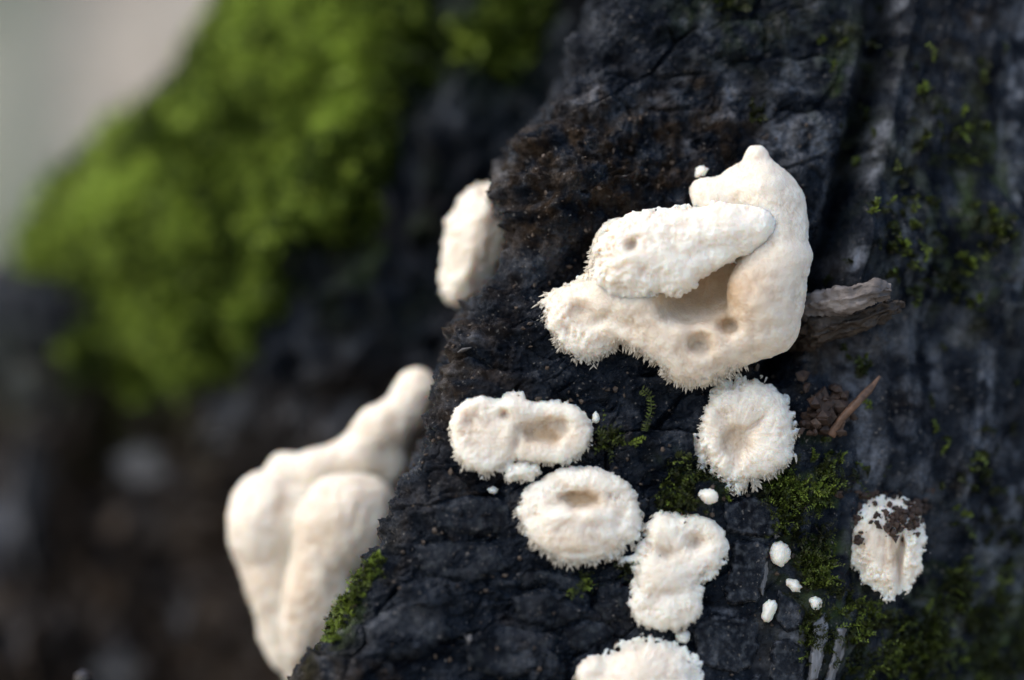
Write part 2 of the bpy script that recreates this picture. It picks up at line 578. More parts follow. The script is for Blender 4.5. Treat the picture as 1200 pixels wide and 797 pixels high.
S = np.concatenate([dense(-0.012, 0.075, -0.15, 0.0749, 0.00019), np.arange(0.0751, 0.122, 0.00030), dense(0.122, 0.1225, 0.1221, 0.70, 0.0004)])
S = np.unique(np.round(S, 6))
VV = dense(CAM_Z - 0.062, CAM_Z + 0.066, -0.02, 0.85, 0.00021)
Sg, Vg = np.meshgrid(S, VV)
B = base_front(Sg, Vg)
PXg, PYg = proj(B)
PXg = np.where(B[..., 1] > 0.05, PXg, 0)
NB = normals_grid(B)
big = front_large(B, PXg, PYg)
fine_d = front_fine(B, Sg, Vg, PXg, PYg)
VF = B + NB * (big + fine_d)[..., None]
stain = front_stain(B, Sg, Vg, PXg, PYg, fine_d)

tree = empty('tree_trunk')
tag(tree, 'dark wet tree base with rough black bark and two flared roots, filling the frame', 'tree trunk')
front = mesh_np('bark', VF.reshape(-1, 3), grid_faces(len(VV), len(S)), M_BARK, tree, attrs={'stain': stain.reshape(-1, 3)})
front['label'] = 'rough blue black bark of the nearer root flare'

# coarse copy of that surface, only to find where things touch it (no object)
si = np.arange(0, len(S), 5); vi = np.arange(0, len(VV), 5)
VC = VF[np.ix_(vi, si)]
BVH = BVHTree.FromPolygons([tuple(map(float, p)) for p in VC.reshape(-1, 3)], [tuple(map(int, f)) for f in grid_faces(len(vi), len(si))])
CAMV = Vector((0, 0, CAM_Z))


def hit(px, py, bvh=None):
    d = Vector(P(np.float64(px), np.float64(py), 1.0)) - CAMV
    loc, n, i, dist = (bvh or BVH).ray_cast(CAMV, d.normalized())
    if loc is None: return None, None
    if n.dot(d) > 0: n = -n
    return loc, n


# ------------------------------------------------------------------ TREE: second root flare, behind and left, moss covered
SIL = [(360, -400), (325, -120), (298, -20), (285, 20), (226, 110), (142, 190), (86, 258), (52, 322), (10, 375), (-14, 410), (4, 450), (4, 500), (-50, 570), (-120, 800), (-200, 1100)]
CTRL = [(700, -100, .545), (560, 0, .545), (600, 150, .52), (540, 180, .535), (520, 60, .55), (440, 100, .548), (350, 60, .560), (260, 60, .585), (400, 250, .535), (300, 220, .545), (200, 220, .565), (120, 240, .585),
        (60, 320, .60), (480, 330, .525), (420, 420, .535), (300, 380, .56), (200, 400, .585), (100, 430, .62), (20, 430, .65), (350, 500, .56), (250, 520, .62), (150, 520, .665), (60, 540, .67),
        (400, 600, .56), (300, 640, .62), (180, 640, .66), (60, 640, .65), (0, 600, .63), (300, 780, .60), (150, 780, .62), (20, 780, .60), (200, 1000, .58), (0, 1000, .56), (500, 560, .53), (450, 800, .55), (600, 400, .51), (640, 600, .52),
        (700, 900, .52), (-150, 800, .60), (700, 300, .52), (300, -400, .62), (600, -400, .58)]
cp = np.array(CTRL, float)


def rbf_depth(px, py):
    d2 = (px[..., None] - cp[:, 0]) ** 2 + (py[..., None] - cp[:, 1]) ** 2
    wgt = np.exp(-d2 / (2 * 75.0 ** 2)) + 1e-4 / (1 + d2 / 300.0 ** 2)
    d_ = (wgt * cp[:, 2]).sum(-1) / wgt.sum(-1)
    return .51 + (d_ - .51) * .68


silp = np.array(SIL, float)
rows = np.concatenate([np.linspace(-400, -60, 30)[:-1], np.linspace(-60, 860, 330), np.linspace(860, 1100, 24)[1:]])
cols = 330
tt = np.linspace(0, 1, cols)
PYb = np.repeat(rows[:, None], cols, 1)
xs_ = np.interp(rows, silp[:, 1], silp[:, 0])
xs_ = np.convolve(np.pad(xs_, 4, mode='edge'), np.ones(9) / 9, 'valid')
xr_ = 740.0
PXb = xr_ + (xs_ - xr_)[:, None] * tt[None, :]
Yb = rbf_depth(PXb, PYb)
edge = (PXb - xs_[:, None])
q = np.clip(1 - edge / 120.0, 0, 1)
Yb = Yb + 0.030 * (1 - np.sqrt(np.clip(1 - q ** 2.6, 0, 1)))
Vb = P(PXb, PYb, Yb)
# carry the surface round the back of the flare
nb_ = 26
last = Vb[:, -1]
k = (np.arange(1, nb_ + 1) / nb_)
back = np.stack([last[:, None, 0] + 0.02 * k - 0.004 * np.sin(k * math.pi), last[:, None, 1] + 0.30 * k ** 1.5 + 0.004 * k, last[:, None, 2] + 0 * k], -1)
Vb = np.concatenate([Vb, back], 1)
# rows down to the ground with a slight flare
zlast = Vb[-1]
nd = 14
ext = []
for j in range(1, nd + 1):
    f = j / nd
    e = zlast.copy(); e[:, 2] = zlast[:, 2] * (1 - f) - 0.03 * f; e[:, 1] -= 0.03 * f; e[:, 0] -= 0.03 * f
    ext.append(e)
ext2 = []
for j in range(nd, 0, -1):
    f = j / nd
    e = Vb[0].copy(); e[:, 2] += 0.40 * f; e[:, 0] += 0.06 * f; e[:, 1] += 0.03 * f
    ext2.append(e)
Vb = np.concatenate([np.array(ext2), Vb, np.array(ext)], 0)
pxb, pyb = proj(Vb)
NBk = normals_grid(Vb)
if NBk[200, 100, 1] > 0: NBk = -NBk
xb, yb, zb = Vb[..., 0], Vb[..., 1], Vb[..., 2]


def moss_mask(px, py, n):
    m = poly_sdf(px, py, [(268, -200), (190, -20), (90, 100), (45, 235), (62, 300), (112, 345), (125, 400), (170, 425), (230, 440), (300, 405), (330, 380), (380, 330), (440, 270), (500, 190),
                          (520, 120), (505, 40), (520, -100), (640, -60), (640, -200)])
    return sstep(40, -40, m + 20 + 46 * n)


q_full = sstep(130, 20, pxb - np.interp(pyb, silp[:, 1], silp[:, 0]))
nbig = fbm(xb * 40, yb * 40, zb * 40, 3)
thin_ = 1 - .8 * sstep(250, 500, pxb + .25 * (pyb - 200)) * sstep(-.75, .3, fbm(xb * 45 + 9, yb * 45, zb * 45, 3))
mm = thin_ * moss_mask(pxb, pyb, fbm(xb * 55 + 3, yb * 55, zb * 55, 3))
mm = np.maximum(mm, .5 * gauss(pxb, pyb, 585, 10, 60, 75) * sstep(-.5, .3, fbm(xb * 60, yb * 60, zb * 60, 3)))
lump = (0.0085 - .004 * q_full) * fbm(xb * 30 + 2, yb * 30, zb * 30, 2) + 0.0050 * ridged(xb * 90, yb * 90, zb * 90, 2)
rough = 0.008 * fbm(xb * 60, yb * 60, zb * 45, 3) + 0.008 * ridged(xb * 130, yb * 130, zb * 90, 3) + .003 * fbm(xb * 320, yb * 320, zb * 260, 2)
dispb = mm * lump + (1 - mm) * rough
Vb2 = Vb + NBk * dispb[..., None]
n2b = fbm(xb * 90, yb * 90, zb * 90, 3)
brownb = np.clip(sstep(390, 500, pyb) * (0.85 + .3 * n2b) + .35 * sstep(0, .6, nbig), 0, 1) * (1 - mm)
palb = np.zeros_like(pxb)
for cx, cy, rx, ry, rot, a in ((300, 470, 26, 34, 20, .5), (360, 490, 24, 36, 20, .55), (412, 480, 14, 22, 10, .45), (195, 540, 36, 14, 0, .45), (20, 600, 18, 75, 22, .8), (270, 420, 26, 20, 0, .3),
                               (385, 395, 24, 24, 0, .28), (430, 400, 14, 22, 0, .35), (490, 230, 14, 26, 0, .4), (545, 150, 16, 30, 0, .45), (140, 610, 30, 22, 0, .4), (180, 590, 20, 30, 0, .3), (215, 725, 20, 18, 0, .35),
                               (255, 715, 20, 24, 0, .3), (30, 770, 22, 18, 0, .4), (140, 785, 24, 16, 0, .4), (60, 440, 30, 16, 0, .4), (555, 45, 12, 16, 0, .4), (600, 60, 16, 30, 0, .25)):
    palb = np.maximum(palb, 1.1 * a * gauss(pxb, pyb, cx, cy, rx, ry, rot) * sstep(-.6, .2, n2b))
algb = np.clip(mm + .5 * gauss(pxb, pyb, 45, 430, 40, 40) * sstep(-.4, .3, n2b) + .35 * gauss(pxb, pyb, 180, 480, 90, 60) * sstep(-.2, .4, n2b) + .55 * gauss(pxb, pyb, 465, 300, 40, 90, 20) * sstep(-.2, .4, n2b) + .5 * gauss(pxb, pyb, 570, 30, 50, 80), 0, 1)
stb = np.stack([brownb, algb, palb], -1)
nr, nc = Vb2.shape[:2]
fb = grid_faces(nr, nc)[:, ::-1]
backo = mesh_np('bark', Vb2.reshape(-1, 3), fb, M_BARK, tree, attrs={'stain': stb.reshape(-1, 3)})
backo['label'] = 'blurred brown black bark of the root flare behind'
BVHB = BVHTree.FromPolygons([tuple(map(float, p)) for p in Vb2[::2, ::2].reshape(-1, 3)], [tuple(map(int, f)) for f in grid_faces(*Vb2[::2, ::2].shape[:2])])

# ------------------------------------------------------------------ surface nets for modelled flesh
def surf_nets(f):
    s = f < 0
    nx, ny, nz = f.shape
    acc = np.zeros((nx - 1, ny - 1, nz - 1, 3), np.float32); cnt = np.zeros((nx - 1, ny - 1, nz - 1), np.float32)
    offs = [(0, 0), (0, 1), (1, 0), (1, 1)]
    act_edges = []
    for ax in range(3):
        sl0 = [slice(None)] * 3; sl1 = [slice(None)] * 3
        sl0[ax] = slice(0, -1); sl1[ax] = slice(1, None)
        f0 = f[tuple(sl0)]; f1 = f[tuple(sl1)]
        cross = s[tuple(sl0)] != s[tuple(sl1)]
        idx = np.argwhere(cross)
        t = f0[cross] / (f0[cross] - f1[cross])
        pos = idx.astype(np.float32); pos[:, ax] += t
        oth = [a for a in range(3) if a != ax]
        for (a, b) in offs:
            c = idx.copy(); c[:, oth[0]] -= a; c[:, oth[1]] -= b
            ok = (c >= 0).all(1) & (c[:, 0] < nx - 1) & (c[:, 1] < ny - 1) & (c[:, 2] < nz - 1)
            np.add.at(acc, (c[ok, 0], c[ok, 1], c[ok, 2]), pos[ok]); np.add.at(cnt, (c[ok, 0], c[ok, 1], c[ok, 2]), 1)
        act_edges.append((ax, oth, idx, s[tuple(sl0)][cross]))
    act = cnt > 0
    vid = np.full(act.shape, -1, np.int64); vid[act] = np.arange(act.sum())
    V = acc[act] / cnt[act][:, None]
    Fs = []
    for ax, oth, idx, sg in act_edges:
        ok = (idx[:, oth[0]] > 0) & (idx[:, oth[1]] > 0)
        for a in oth: ok &= idx[:, a] < act.shape[a]
        e = idx[ok]; g = sg[ok]

        def cell(a, b):
            c = e.copy(); c[:, oth[0]] -= a; c[:, oth[1]] -= b
            return vid[c[:, 0], c[:, 1], c[:, 2]]
        qd = np.stack([cell(1, 1), cell(0, 1), cell(0, 0), cell(1, 0)], 1)
        flip = g if ax != 1 else ~g
        qd[~flip] = qd[~flip][:, ::-1]
        Fs.append(qd)
    F = np.concatenate(Fs)
    return V, F[(F >= 0).all(1)]


def smin(a, b, k):
    h = np.clip(0.5 + 0.5 * (b - a) / k, 0, 1)
    return b + (a - b) * h - k * h * (1 - h)


def smax(a, b, k):
    return -smin(-a, -b, k)


def chaikin(pts, it=2):
    a = np.array(pts, float)
    for _ in range(it):
        b = np.roll(a, -1, 0)
        a = np.stack([a * .75 + b * .25, a * .25 + b * .75], 1).reshape(-1, 2)
    return [tuple(q) for q in a]


def prim(p, X, Y, H):
    if p[0] == 'ell':
        _, cx, cy, ch, rx, ry, rh, rot = p
        c, s = math.cos(R(rot)), math.sin(R(rot))
        dx, dy = X - cx, Y - cy
        u = (c * dx + s * dy) / rx; v = (-s * dx + c * dy) / ry; ww = (H - ch) / rh
        r = np.sqrt(u * u + v * v + ww * ww)
        g = np.sqrt((u / rx) ** 2 + (v / ry) ** 2 + (ww / rh) ** 2) + 1e-6
        return r * (r - 1) / g
    if p[0] == 'cap':
        _, a, b, ra, rb = p
        a = np.array(a, float); b = np.array(b, float); d = b - a
        t = np.clip(((X - a[0]) * d[0] + (Y - a[1]) * d[1] + (H - a[2]) * d[2]) / (d @ d), 0, 1)
        return np.sqrt((X - a[0] - t * d[0]) ** 2 + (Y - a[1] - t * d[1]) ** 2 + (H - a[2] - t * d[2]) ** 2) - (ra + (rb - ra) * t)
    if p[0] == 'ring':                       # rolled rim: an elliptic torus
        _, cx, cy, ch, rx, ry, rad = p
        dx, dy = X - cx, Y - cy
        r = np.sqrt((dx / rx) ** 2 + (dy / ry) ** 2) + 1e-6
        g = np.sqrt((dx / rx ** 2) ** 2 + (dy / ry ** 2) ** 2) / r + 1e-6
        e = np.abs(r - 1) / g
        return np.sqrt(np.minimum(e, 60) ** 2 + (H - ch) ** 2) - rad
    if p[0] == 'poly':                       # plump cushion over a traced outline
        _, pts, h0, Ht, wd = p[:5]
        jag = p[5] if len(p) > 5 else 2.0
        x2, y2 = X[:, :, 0], Y[:, :, 0]
        pts = chaikin(pts)
        d = poly_sdf(x2, y2, pts)
        d = d + jag * (perlin(x2 * .06, y2 * .06, 0 * x2 + 1) + 1.1 * perlin(x2 * .16, y2 * .16, 0 * x2 + 5) + .75 * perlin(x2 * .30, y2 * .30, 0 * x2 + 9) + .45 * perlin(x2 * .55, y2 * .55, 0 * x2 + 2))
        qq = np.clip(-d / wd, 0, 1)
        thin = len(p) > 6
        tk = Ht * sstep(.1, 1, qq) * .75 + Ht * .25 * np.sqrt(qq) + 2.6 * sstep(0, .05, qq) if thin else Ht * (0.55 * np.sqrt(qq * (2 - qq)) + .45 * qq) * sstep(0, .12, qq) + 3.0 * sstep(0, .04, qq)
        d = d[:, :, None]; tk = tk[:, :, None]
        return np.where(d < 0, np.maximum((np.abs(H - h0) - tk) * 0.8, d), np.sqrt(np.maximum(d, 0) ** 2 + np.maximum(np.abs(H - h0), 0) ** 2))


def cones(Pp, D, L, Rb):
    """little tapered teeth: base points, directions, lengths, base radii"""
    n = len(Pp)
    D = D / (np.linalg.norm(D, axis=1, keepdims=True) + 1e-12)
    a = np.cross(D, RNG.normal(size=(n, 3))); a /= (np.linalg.norm(a, axis=1, keepdims=True) + 1e-12)
    b = np.cross(D, a)
    vs = []
    for kk in range(3):
        an = kk * 2 * math.pi / 3
        vs.append(Pp - D * L[:, None] * .25 + (a * math.cos(an) + b * math.sin(an)) * Rb[:, None])
    mids = []
    for kk in range(3):
        an = kk * 2 * math.pi / 3 + .4
        mids.append(Pp + D * L[:, None] * .55 + (a * math.cos(an) + b * math.sin(an)) * Rb[:, None] * .7)
    tip = Pp + D * L[:, None]
    V = np.stack(vs + mids + [tip], 1).reshape(-1, 3)
    base = np.arange(n)[:, None] * 7
    fs = []
    for kk in range(3):
        k2 = (kk + 1) % 3
        fs += [base + np.array([[kk, k2, 3 + k2]]), base + np.array([[kk, 3 + k2, 3 + kk]]), base + np.array([[3 + kk, 3 + k2, 6]])]
    return V, np.concatenate(fs)


def make_flesh(name, adds, subs=(), k=14, ksub=8, step=1.3, ydepth=None, tints=(), grain=1.0, nteeth=4000, tooth=4.5, fringe_ok=None, parent=None, base=0.10,
               hrange=None, tilt=0.0, lump=2.2, fringe_len=1.0, ribs=0.0, ctr=None, late=(), klate=6):
    """flesh modelled in photo pixels (x right, y down, h towards the viewer) standing on the bark"""
    lo = np.array([1e9] * 3); hi = -lo
    for p in list(adds) + list(late):
        if p[0] == 'ell':
            r = max(p[4], p[5]); c = [p[1], p[2], p[3]]; rr = [r, r, p[6]]
            lo = np.minimum(lo, np.array(c) - rr); hi = np.maximum(hi, np.array(c) + rr)
        elif p[0] == 'ring':
            c = np.array([p[1], p[2], p[3]]); rr = np.array([p[4] + p[6], p[5] + p[6], p[6]])
            lo = np.minimum(lo, c - rr); hi = np.maximum(hi, c + rr)
        elif p[0] == 'cap':
            for a, r in ((p[1], p[3]), (p[2], p[4])):
                lo = np.minimum(lo, np.array(a, float) - r); hi = np.maximum(hi, np.array(a, float) + r)
        else:
            a = np.array(p[1], float)
            lo = np.minimum(lo, [a[:, 0].min(), a[:, 1].min(), p[2] - p[3]]); hi = np.maximum(hi, [a[:, 0].max(), a[:, 1].max(), p[2] + p[3]])
    cen = (lo + hi) / 2
    lo[2] = max(lo[2], -34)
    lo -= 5 + k * .25; hi += 5 + k * .25
    nx, ny, nz = [int(math.ceil((hi[a] - lo[a]) / step)) + 1 for a in range(3)]
    X, Y, H = np.meshgrid(lo[0] + step * np.arange(nx, dtype=np.float32), lo[1] + step * np.arange(ny, dtype=np.float32), lo[2] + step * np.arange(nz, dtype=np.float32), indexing='ij')
    f = None
    for p in adds:
        g = prim(p, X, Y, H)
        f = g if f is None else smin(f, g, k)
    for p in subs:
        f = smax(f, -prim(p, X, Y, H), ksub)
    for p in late:
        f = smin(f, prim(p, X, Y, H), klate)
    f = f.astype(np.float32)
    f[:, :, 0] = np.abs(f[:, :, 0]) + 1; f[0] = np.abs(f[0]) + 1; f[-1] = np.abs(f[-1]) + 1; f[:, 0] = np.abs(f[:, 0]) + 1; f[:, -1] = np.abs(f[:, -1]) + 1; f[:, :, -1] = np.abs(f[:, :, -1]) + 1
    V, F = surf_nets(f)
    V = V * step + lo
    for _ in range(2):                       # light smoothing of the net
        acc = np.zeros_like(V); c = np.zeros(len(V))
        for a, b in ((0, 1), (1, 2), (2, 3), (3, 0)):
            for ax in range(3):
                acc[:, ax] += np.bincount(F[:, a], V[F[:, b], ax], minlength=len(V)) + np.bincount(F[:, b], V[F[:, a], ax], minlength=len(V))
            c += np.bincount(F[:, a], minlength=len(V)) + np.bincount(F[:, b], minlength=len(V))
        V = V * .5 + .5 * acc / c[:, None]
    n = vnormals(V, F)
    x, y, h = V.T
    d = lump * fbm(x * .035, y * .035, h * .035 + 3, 2) + grain * (0.9 * fbm(x * .09, y * .09, h * .09, 2) + (.35 + .65 * sstep(-.3, .5, perlin(x * .03 + 4, y * .03, h * .03))) * (.9 * perlin(x * .22, y * .22, h * .22) + .8 * perlin(x * .42, y * .42, h * .42)))
    sg = 1.0
    if ribs:
        c0 = ctr or (cen[0], cen[1])
        an_ = np.arctan2(y - c0[1], x - c0[0]); rad_ = np.hypot(x - c0[0], y - c0[1])
        rb_ = ridged(np.cos(an_) * 3.2, np.sin(an_) * 3.2, rad_ * .018, 2) - .5 + .8 * perlin(np.cos(an_) * 8, np.sin(an_) * 8, rad_ * .03)
        d = d + ribs * rb_ * sstep(6, 30, rad_)
    V = V + n * d[:, None] * sg
    # which way is out?
    if ((V - V.mean(0)) * n).sum() < 0:
        n = -n; F = F[:, ::-1]
    tint = base + .10 * fbm(x * .04, y * .04, h * .04 + 8, 3)
    for cx, cy, r, s_ in tints:
        tint = tint + s_ * gauss(x, y, cx, cy, *(r if isinstance(r, tuple) else (r, r)))
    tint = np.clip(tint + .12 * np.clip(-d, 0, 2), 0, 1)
    # bark depth below the flesh
    if ydepth is None:
        offs = []
        for gx in np.linspace(lo[0] + 8, hi[0] - 8, 7):
            for gy in np.linspace(lo[1] + 8, hi[1] - 8, 7):
                l, _ = hit(gx, gy)
                if l is not None: offs.append(l.y - plane_y(gx, gy))
        off = float(np.median(offs))

        def ybase(px, py): return plane_y(px, py) + off
    else:
        def ybase(px, py): return ydepth + tilt * (py - cen[1]) + 0 * px
    ps = PW * (ydepth or float(plane_y(cen[0], cen[1])))

    def world(Q): return P(Q[:, 0], Q[:, 1], ybase(Q[:, 0], Q[:, 1]) - Q[:, 2] * ps)
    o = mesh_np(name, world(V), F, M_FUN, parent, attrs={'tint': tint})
    # fine stubble all over, and longer uneven teeth round the rim
    if nteeth:
        front_ok = np.where(n[:, 2] > -0.5)[0]
        n1 = 4
        sel = RNG.choice(front_ok, n1)
        D1 = n[sel] + RNG.normal(size=(n1, 3)) * .25
        L1 = .5 + .7 * RNG.random(n1)
        R1 = 1.0 + .5 * RNG.random(n1)
        rimv = np.where((np.abs(n[:, 2]) < 0.62) & (V[:, 2] < V[:, 2].max() * .75 + 4))[0]
        for p in list(subs) + list(late):
            rimv = rimv[prim(p, V[rimv, 0], V[rimv, 1], V[rimv, 2]) > 5] if p[0] == 'ell' else rimv
        if fringe_ok: rimv = rimv[fringe_ok(V[rimv, 0], V[rimv, 1])]
        rimv = rimv[perlin(V[rimv, 0] * .12, V[rimv, 1] * .12, V[rimv, 2] * .12 + 4) > -.22]
        nt2 = int(min(nteeth * .11, len(rimv) * .22))
        s2 = RNG.choice(rimv, nt2)
        steep = 1 - np.abs(n[s2][:, 2])
        clump = sstep(-.5, .6, perlin(V[s2][:, 0] * .12, V[s2][:, 1] * .12, V[s2][:, 2] * .12 + 4))
        D2 = n[s2] * [1, 1, .35] + np.array([0, .30, .05]) + RNG.normal(size=(nt2, 3)) * .22
        low = .18 + .82 * sstep(-.35, .5, n[s2][:, 1] - .35 * n[s2][:, 0])
        L2 = tooth * fringe_len * steep * (.25 + .75 * RNG.random(nt2)) * (.25 + .9 * clump) * low
        R2 = (1.1 + 1.1 * RNG.random(nt2)) * (.5 + .6 * clump) * (.45 + .55 * low)
        CV, CF = cones(np.concatenate([V[sel], V[s2]]), np.concatenate([D1, D2]), np.concatenate([L1, L2]), np.concatenate([R1, R2]))
        tn = np.repeat(np.concatenate([tint[sel], tint[s2] * .6]), 7)
        fr = mesh_np('fringe', world(CV), CF, M_FRINGE, o, attrs={'tint': tn})
        fr['kind'] = 'stuff'
    return o


G_CR = 'white crust fungi on the wet bark'
CAT = 'fungus'

# --- the large folded fungus (body and overhanging lip)
A = empty('bracket_fungus')
tag(A, 'largest folded cream fungus with a thick overhanging lip and open hollow, above the round rosette', CAT)
make_flesh('lower_body', [('poly', [(632, 362), (640, 345), (655, 336), (693, 328), (722, 345), (730, 395), (712, 412), (690, 425), (668, 414), (648, 394)], 5, 20, 30, 6, 1), ('ring', 684, 374, 12, 30, 30, 9), ('ell', 742, 345, 20, 58, 56, 34, 10),
                          ('ell', 728, 300, 26, 34, 46, 34, 0), ('ell', 838, 392, 24, 82, 44, 38, -8), ('ell', 815, 430, 16, 36, 22, 24, -10), ('ell', 892, 352, 36, 46, 62, 42, 14), ('ell', 780, 375, 22, 55, 40, 32, 0),
                          ('ell', 842, 318, 0, 62, 46, 18, 0), ('cap', (887, 185, 36), (893, 218, 36), 15, 27), ('cap', (898, 225, 34), (914, 300, 40), 29, 32), ('cap', (914, 300, 40), (908, 385, 34), 32, 24),
                          ('ell', 856, 234, 24, 42, 27, 22, -14), ('ell', 826, 224, 18, 18, 13, 16, 10), ('ell', 873, 214, 26, 22, 20, 22, 0), ('ell', 915, 250, 30, 30, 40, 30, 0)],
           subs=[('ell', 832, 344, 84, 64, 36, 66, -24), ('ell', 806, 350, 62, 36, 22, 50, -25), ('ell', 855, 381, 58, 13, 10, 26, 0), ('ell', 820, 405, 62, 17, 13, 26, 30), ('ell', 682, 364, 36, 12, 6, 12, 15), ('ell', 700, 376, 36, 5, 14, 10, 60),
                 ('ell', 722, 378, 60, 20, 9, 20, 30)],
           late=[('ell', 889, 342, 50, 37, 44, 34, 10)], klate=12,
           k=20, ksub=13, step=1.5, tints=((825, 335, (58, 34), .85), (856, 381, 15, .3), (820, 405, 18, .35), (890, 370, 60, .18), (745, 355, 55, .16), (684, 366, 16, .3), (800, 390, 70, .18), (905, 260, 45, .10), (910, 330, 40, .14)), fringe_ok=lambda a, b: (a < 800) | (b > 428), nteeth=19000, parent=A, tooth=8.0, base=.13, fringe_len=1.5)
make_flesh('upper_fold', [('poly', [(697, 318), (698, 285), (710, 264), (746, 248), (800, 244), (850, 237), (888, 243), (912, 256), (910, 278), (878, 294), (842, 312), (822, 326), (812, 343), (786, 349), (756, 346), (720, 338)], 56, 29, 40, 5),
                          ('ell', 735, 322, 34, 38, 34, 34, -10), ('cap', (745, 268, 60), (850, 258, 70), 14, 15), ('cap', (850, 262, 70), (886, 264, 64), 16, 17), ('cap', (886, 264, 64), (918, 278, 36), 17, 18), ('cap', (800, 318, 66), (872, 286, 68), 13, 10)],
           subs=[('ell', 740, 287, 84, 6, 8, 12, 20)],
           k=18, ksub=9, step=1.5, tints=((740, 288, 10, .35), (720, 312, 35, .10)), nteeth=0, parent=A, tooth=4.0, base=.0, grain=1.15)

# --- left fungi hanging on the side of the flare
Cl = empty('bracket_fungus')
tag(Cl, 'cluster of plump pale lobes at left hanging from the side of the nearer root', CAT)
make_flesh('upper_ridge', [('cap', (488, 456, 30), (474, 482, 30), 25, 27), ('ell', 446, 502, 30, 38, 29, 32, -35), ('ell', 462, 505, 30, 22, 26, 26, 0), ('cap', (440, 512, 28), (425, 534, 28), 24, 28), ('cap', (425, 534, 28), (368, 552, 28), 27, 25), ('cap', (368, 552, 28), (338, 556, 22), 24, 20),
                           ('ell', 464, 645, -8, 34, 70, 26, 20), ('ell', 452, 540, 22, 26, 34, 26, 10), ('ell', 345, 615, 20, 36, 70, 36, 16), ('ell', 336, 550, 12, 24, 20, 26, 0), ('ell', 310, 612, 20, 44, 62, 42, 8), ('ell', 318, 680, 14, 33, 74, 36, -14), ('ell', 326, 742, 8, 22, 46, 24, -14), ('ell', 345, 775, 6, 16, 34, 20, -8)],
           ydepth=.489, k=9, step=1.6, nteeth=9000, tooth=3, parent=Cl, base=.14, lump=2.4, tints=((452, 500, 25, .15), (420, 552, (50, 12), .28), (330, 610, (10, 70), .25), (300, 680, 35, .3)))
make_flesh('front_lobe', [('ell', 402, 616, 28, 58, 62, 48, 25), ('ell', 374, 680, 22, 40, 80, 42, 18), ('ell', 356, 744, 14, 22, 42, 28, 12), ('ell', 432, 592, 20, 32, 32, 30, -20), ('ell', 392, 712, 18, 26, 44, 30, 24)],
           ydepth=.485, k=20, step=1.6, nteeth=7000, tooth=3.2, parent=Cl, base=.2, lump=2.4, tints=((380, 625, 40, .2), (345, 700, 30, .25), (352, 660, (9, 60), .2)))

Bf = make_flesh('crust_fungus', [('poly', [(537, 228), (575, 208), (600, 215), (605, 290), (575, 330), (560, 352), (535, 360), (514, 348), (516, 300), (524, 255)], 18, 36, 34, 3), ('ell', 614, 275, 0, 32, 40, 28, 0)], ydepth=.483, step=1.6, nteeth=4500, tooth=3, base=.10, tints=((560, 290, 28, .16),))
tag(Bf, 'tall narrow white fungus half hidden behind the crest of the root, above the left cluster', CAT, G_CR)

# --- rosettes in focus
D = make_flesh('crust_fungus', [('poly', [(527, 500), (538, 476), (575, 461), (604, 458), (624, 470), (655, 466), (684, 482), (697, 505), (690, 528), (668, 541), (640, 540), (612, 541), (584, 553), (550, 553), (532, 532)], 7, 13, 22, 5, 1),
                                ('ring', 567, 507, 12, 28, 34, 11), ('ell', 570, 510, 8, 26, 30, 15, 0), ('ring', 640, 506, 12, 42, 25, 11), ('ell', 604, 478, 12, 20, 14, 16, 0)],
               subs=[('ell', 637, 507, 32, 26, 15, 27, 0), ('ell', 655, 500, 30, 14, 10, 22, 10), ('ell', 551, 492, 30, 12, 7, 10, -30), ('ell', 590, 486, 30, 6, 6, 14, 0), ('ell', 604, 522, 32, 5, 24, 14, 20)],
               late=[('poly', [(590, 550), (602, 541), (632, 541), (638, 558), (622, 567), (606, 562), (594, 570)], 8, 9, 10, 3, 1), ('ell', 640, 508, -1, 34, 20, 11, 0), ('ell', 645, 520, 2, 8, 5, 8, 0), ('ell', 628, 500, 0, 7, 5, 8, 0)],
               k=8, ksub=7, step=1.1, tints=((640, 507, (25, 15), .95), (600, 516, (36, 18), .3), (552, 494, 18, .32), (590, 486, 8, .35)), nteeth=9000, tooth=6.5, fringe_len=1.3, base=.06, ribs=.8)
tag(D, 'oval double rosette with a grey brown hollow and a small flap below, nearest the crest', CAT, G_CR)

E = make_flesh('crust_fungus', [('poly', [(607, 598), (613, 574), (640, 560), (668, 552), (690, 546), (712, 556), (738, 575), (754, 598), (753, 622), (738, 644), (710, 656), (680, 663), (648, 652), (620, 630)], 7, 14, 24, 5, 1),
                                ('ell', 675, 626, 14, 48, 28, 18, 0), ('ell', 674, 606, 20, 46, 11, 15, -3), ('ring', 680, 600, 8, 60, 42, 10), ('ell', 690, 564, 14, 46, 11, 12, 8)],
               subs=[('ell', 678, 585, 34, 27, 10.5, 27, 4), ('ell', 729, 604, 32, 7, 20, 12, 25), ('ell', 626, 606, 34, 6, 14, 10, -25), ('ell', 676, 648, 34, 40, 4, 14, 0)],
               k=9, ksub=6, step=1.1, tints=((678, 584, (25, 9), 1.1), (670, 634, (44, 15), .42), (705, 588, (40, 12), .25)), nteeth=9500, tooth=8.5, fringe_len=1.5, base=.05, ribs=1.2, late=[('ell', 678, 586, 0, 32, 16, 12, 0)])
tag(E, 'round fungus with one dark oval mouth near its top, toothed lower rim', CAT, G_CR)

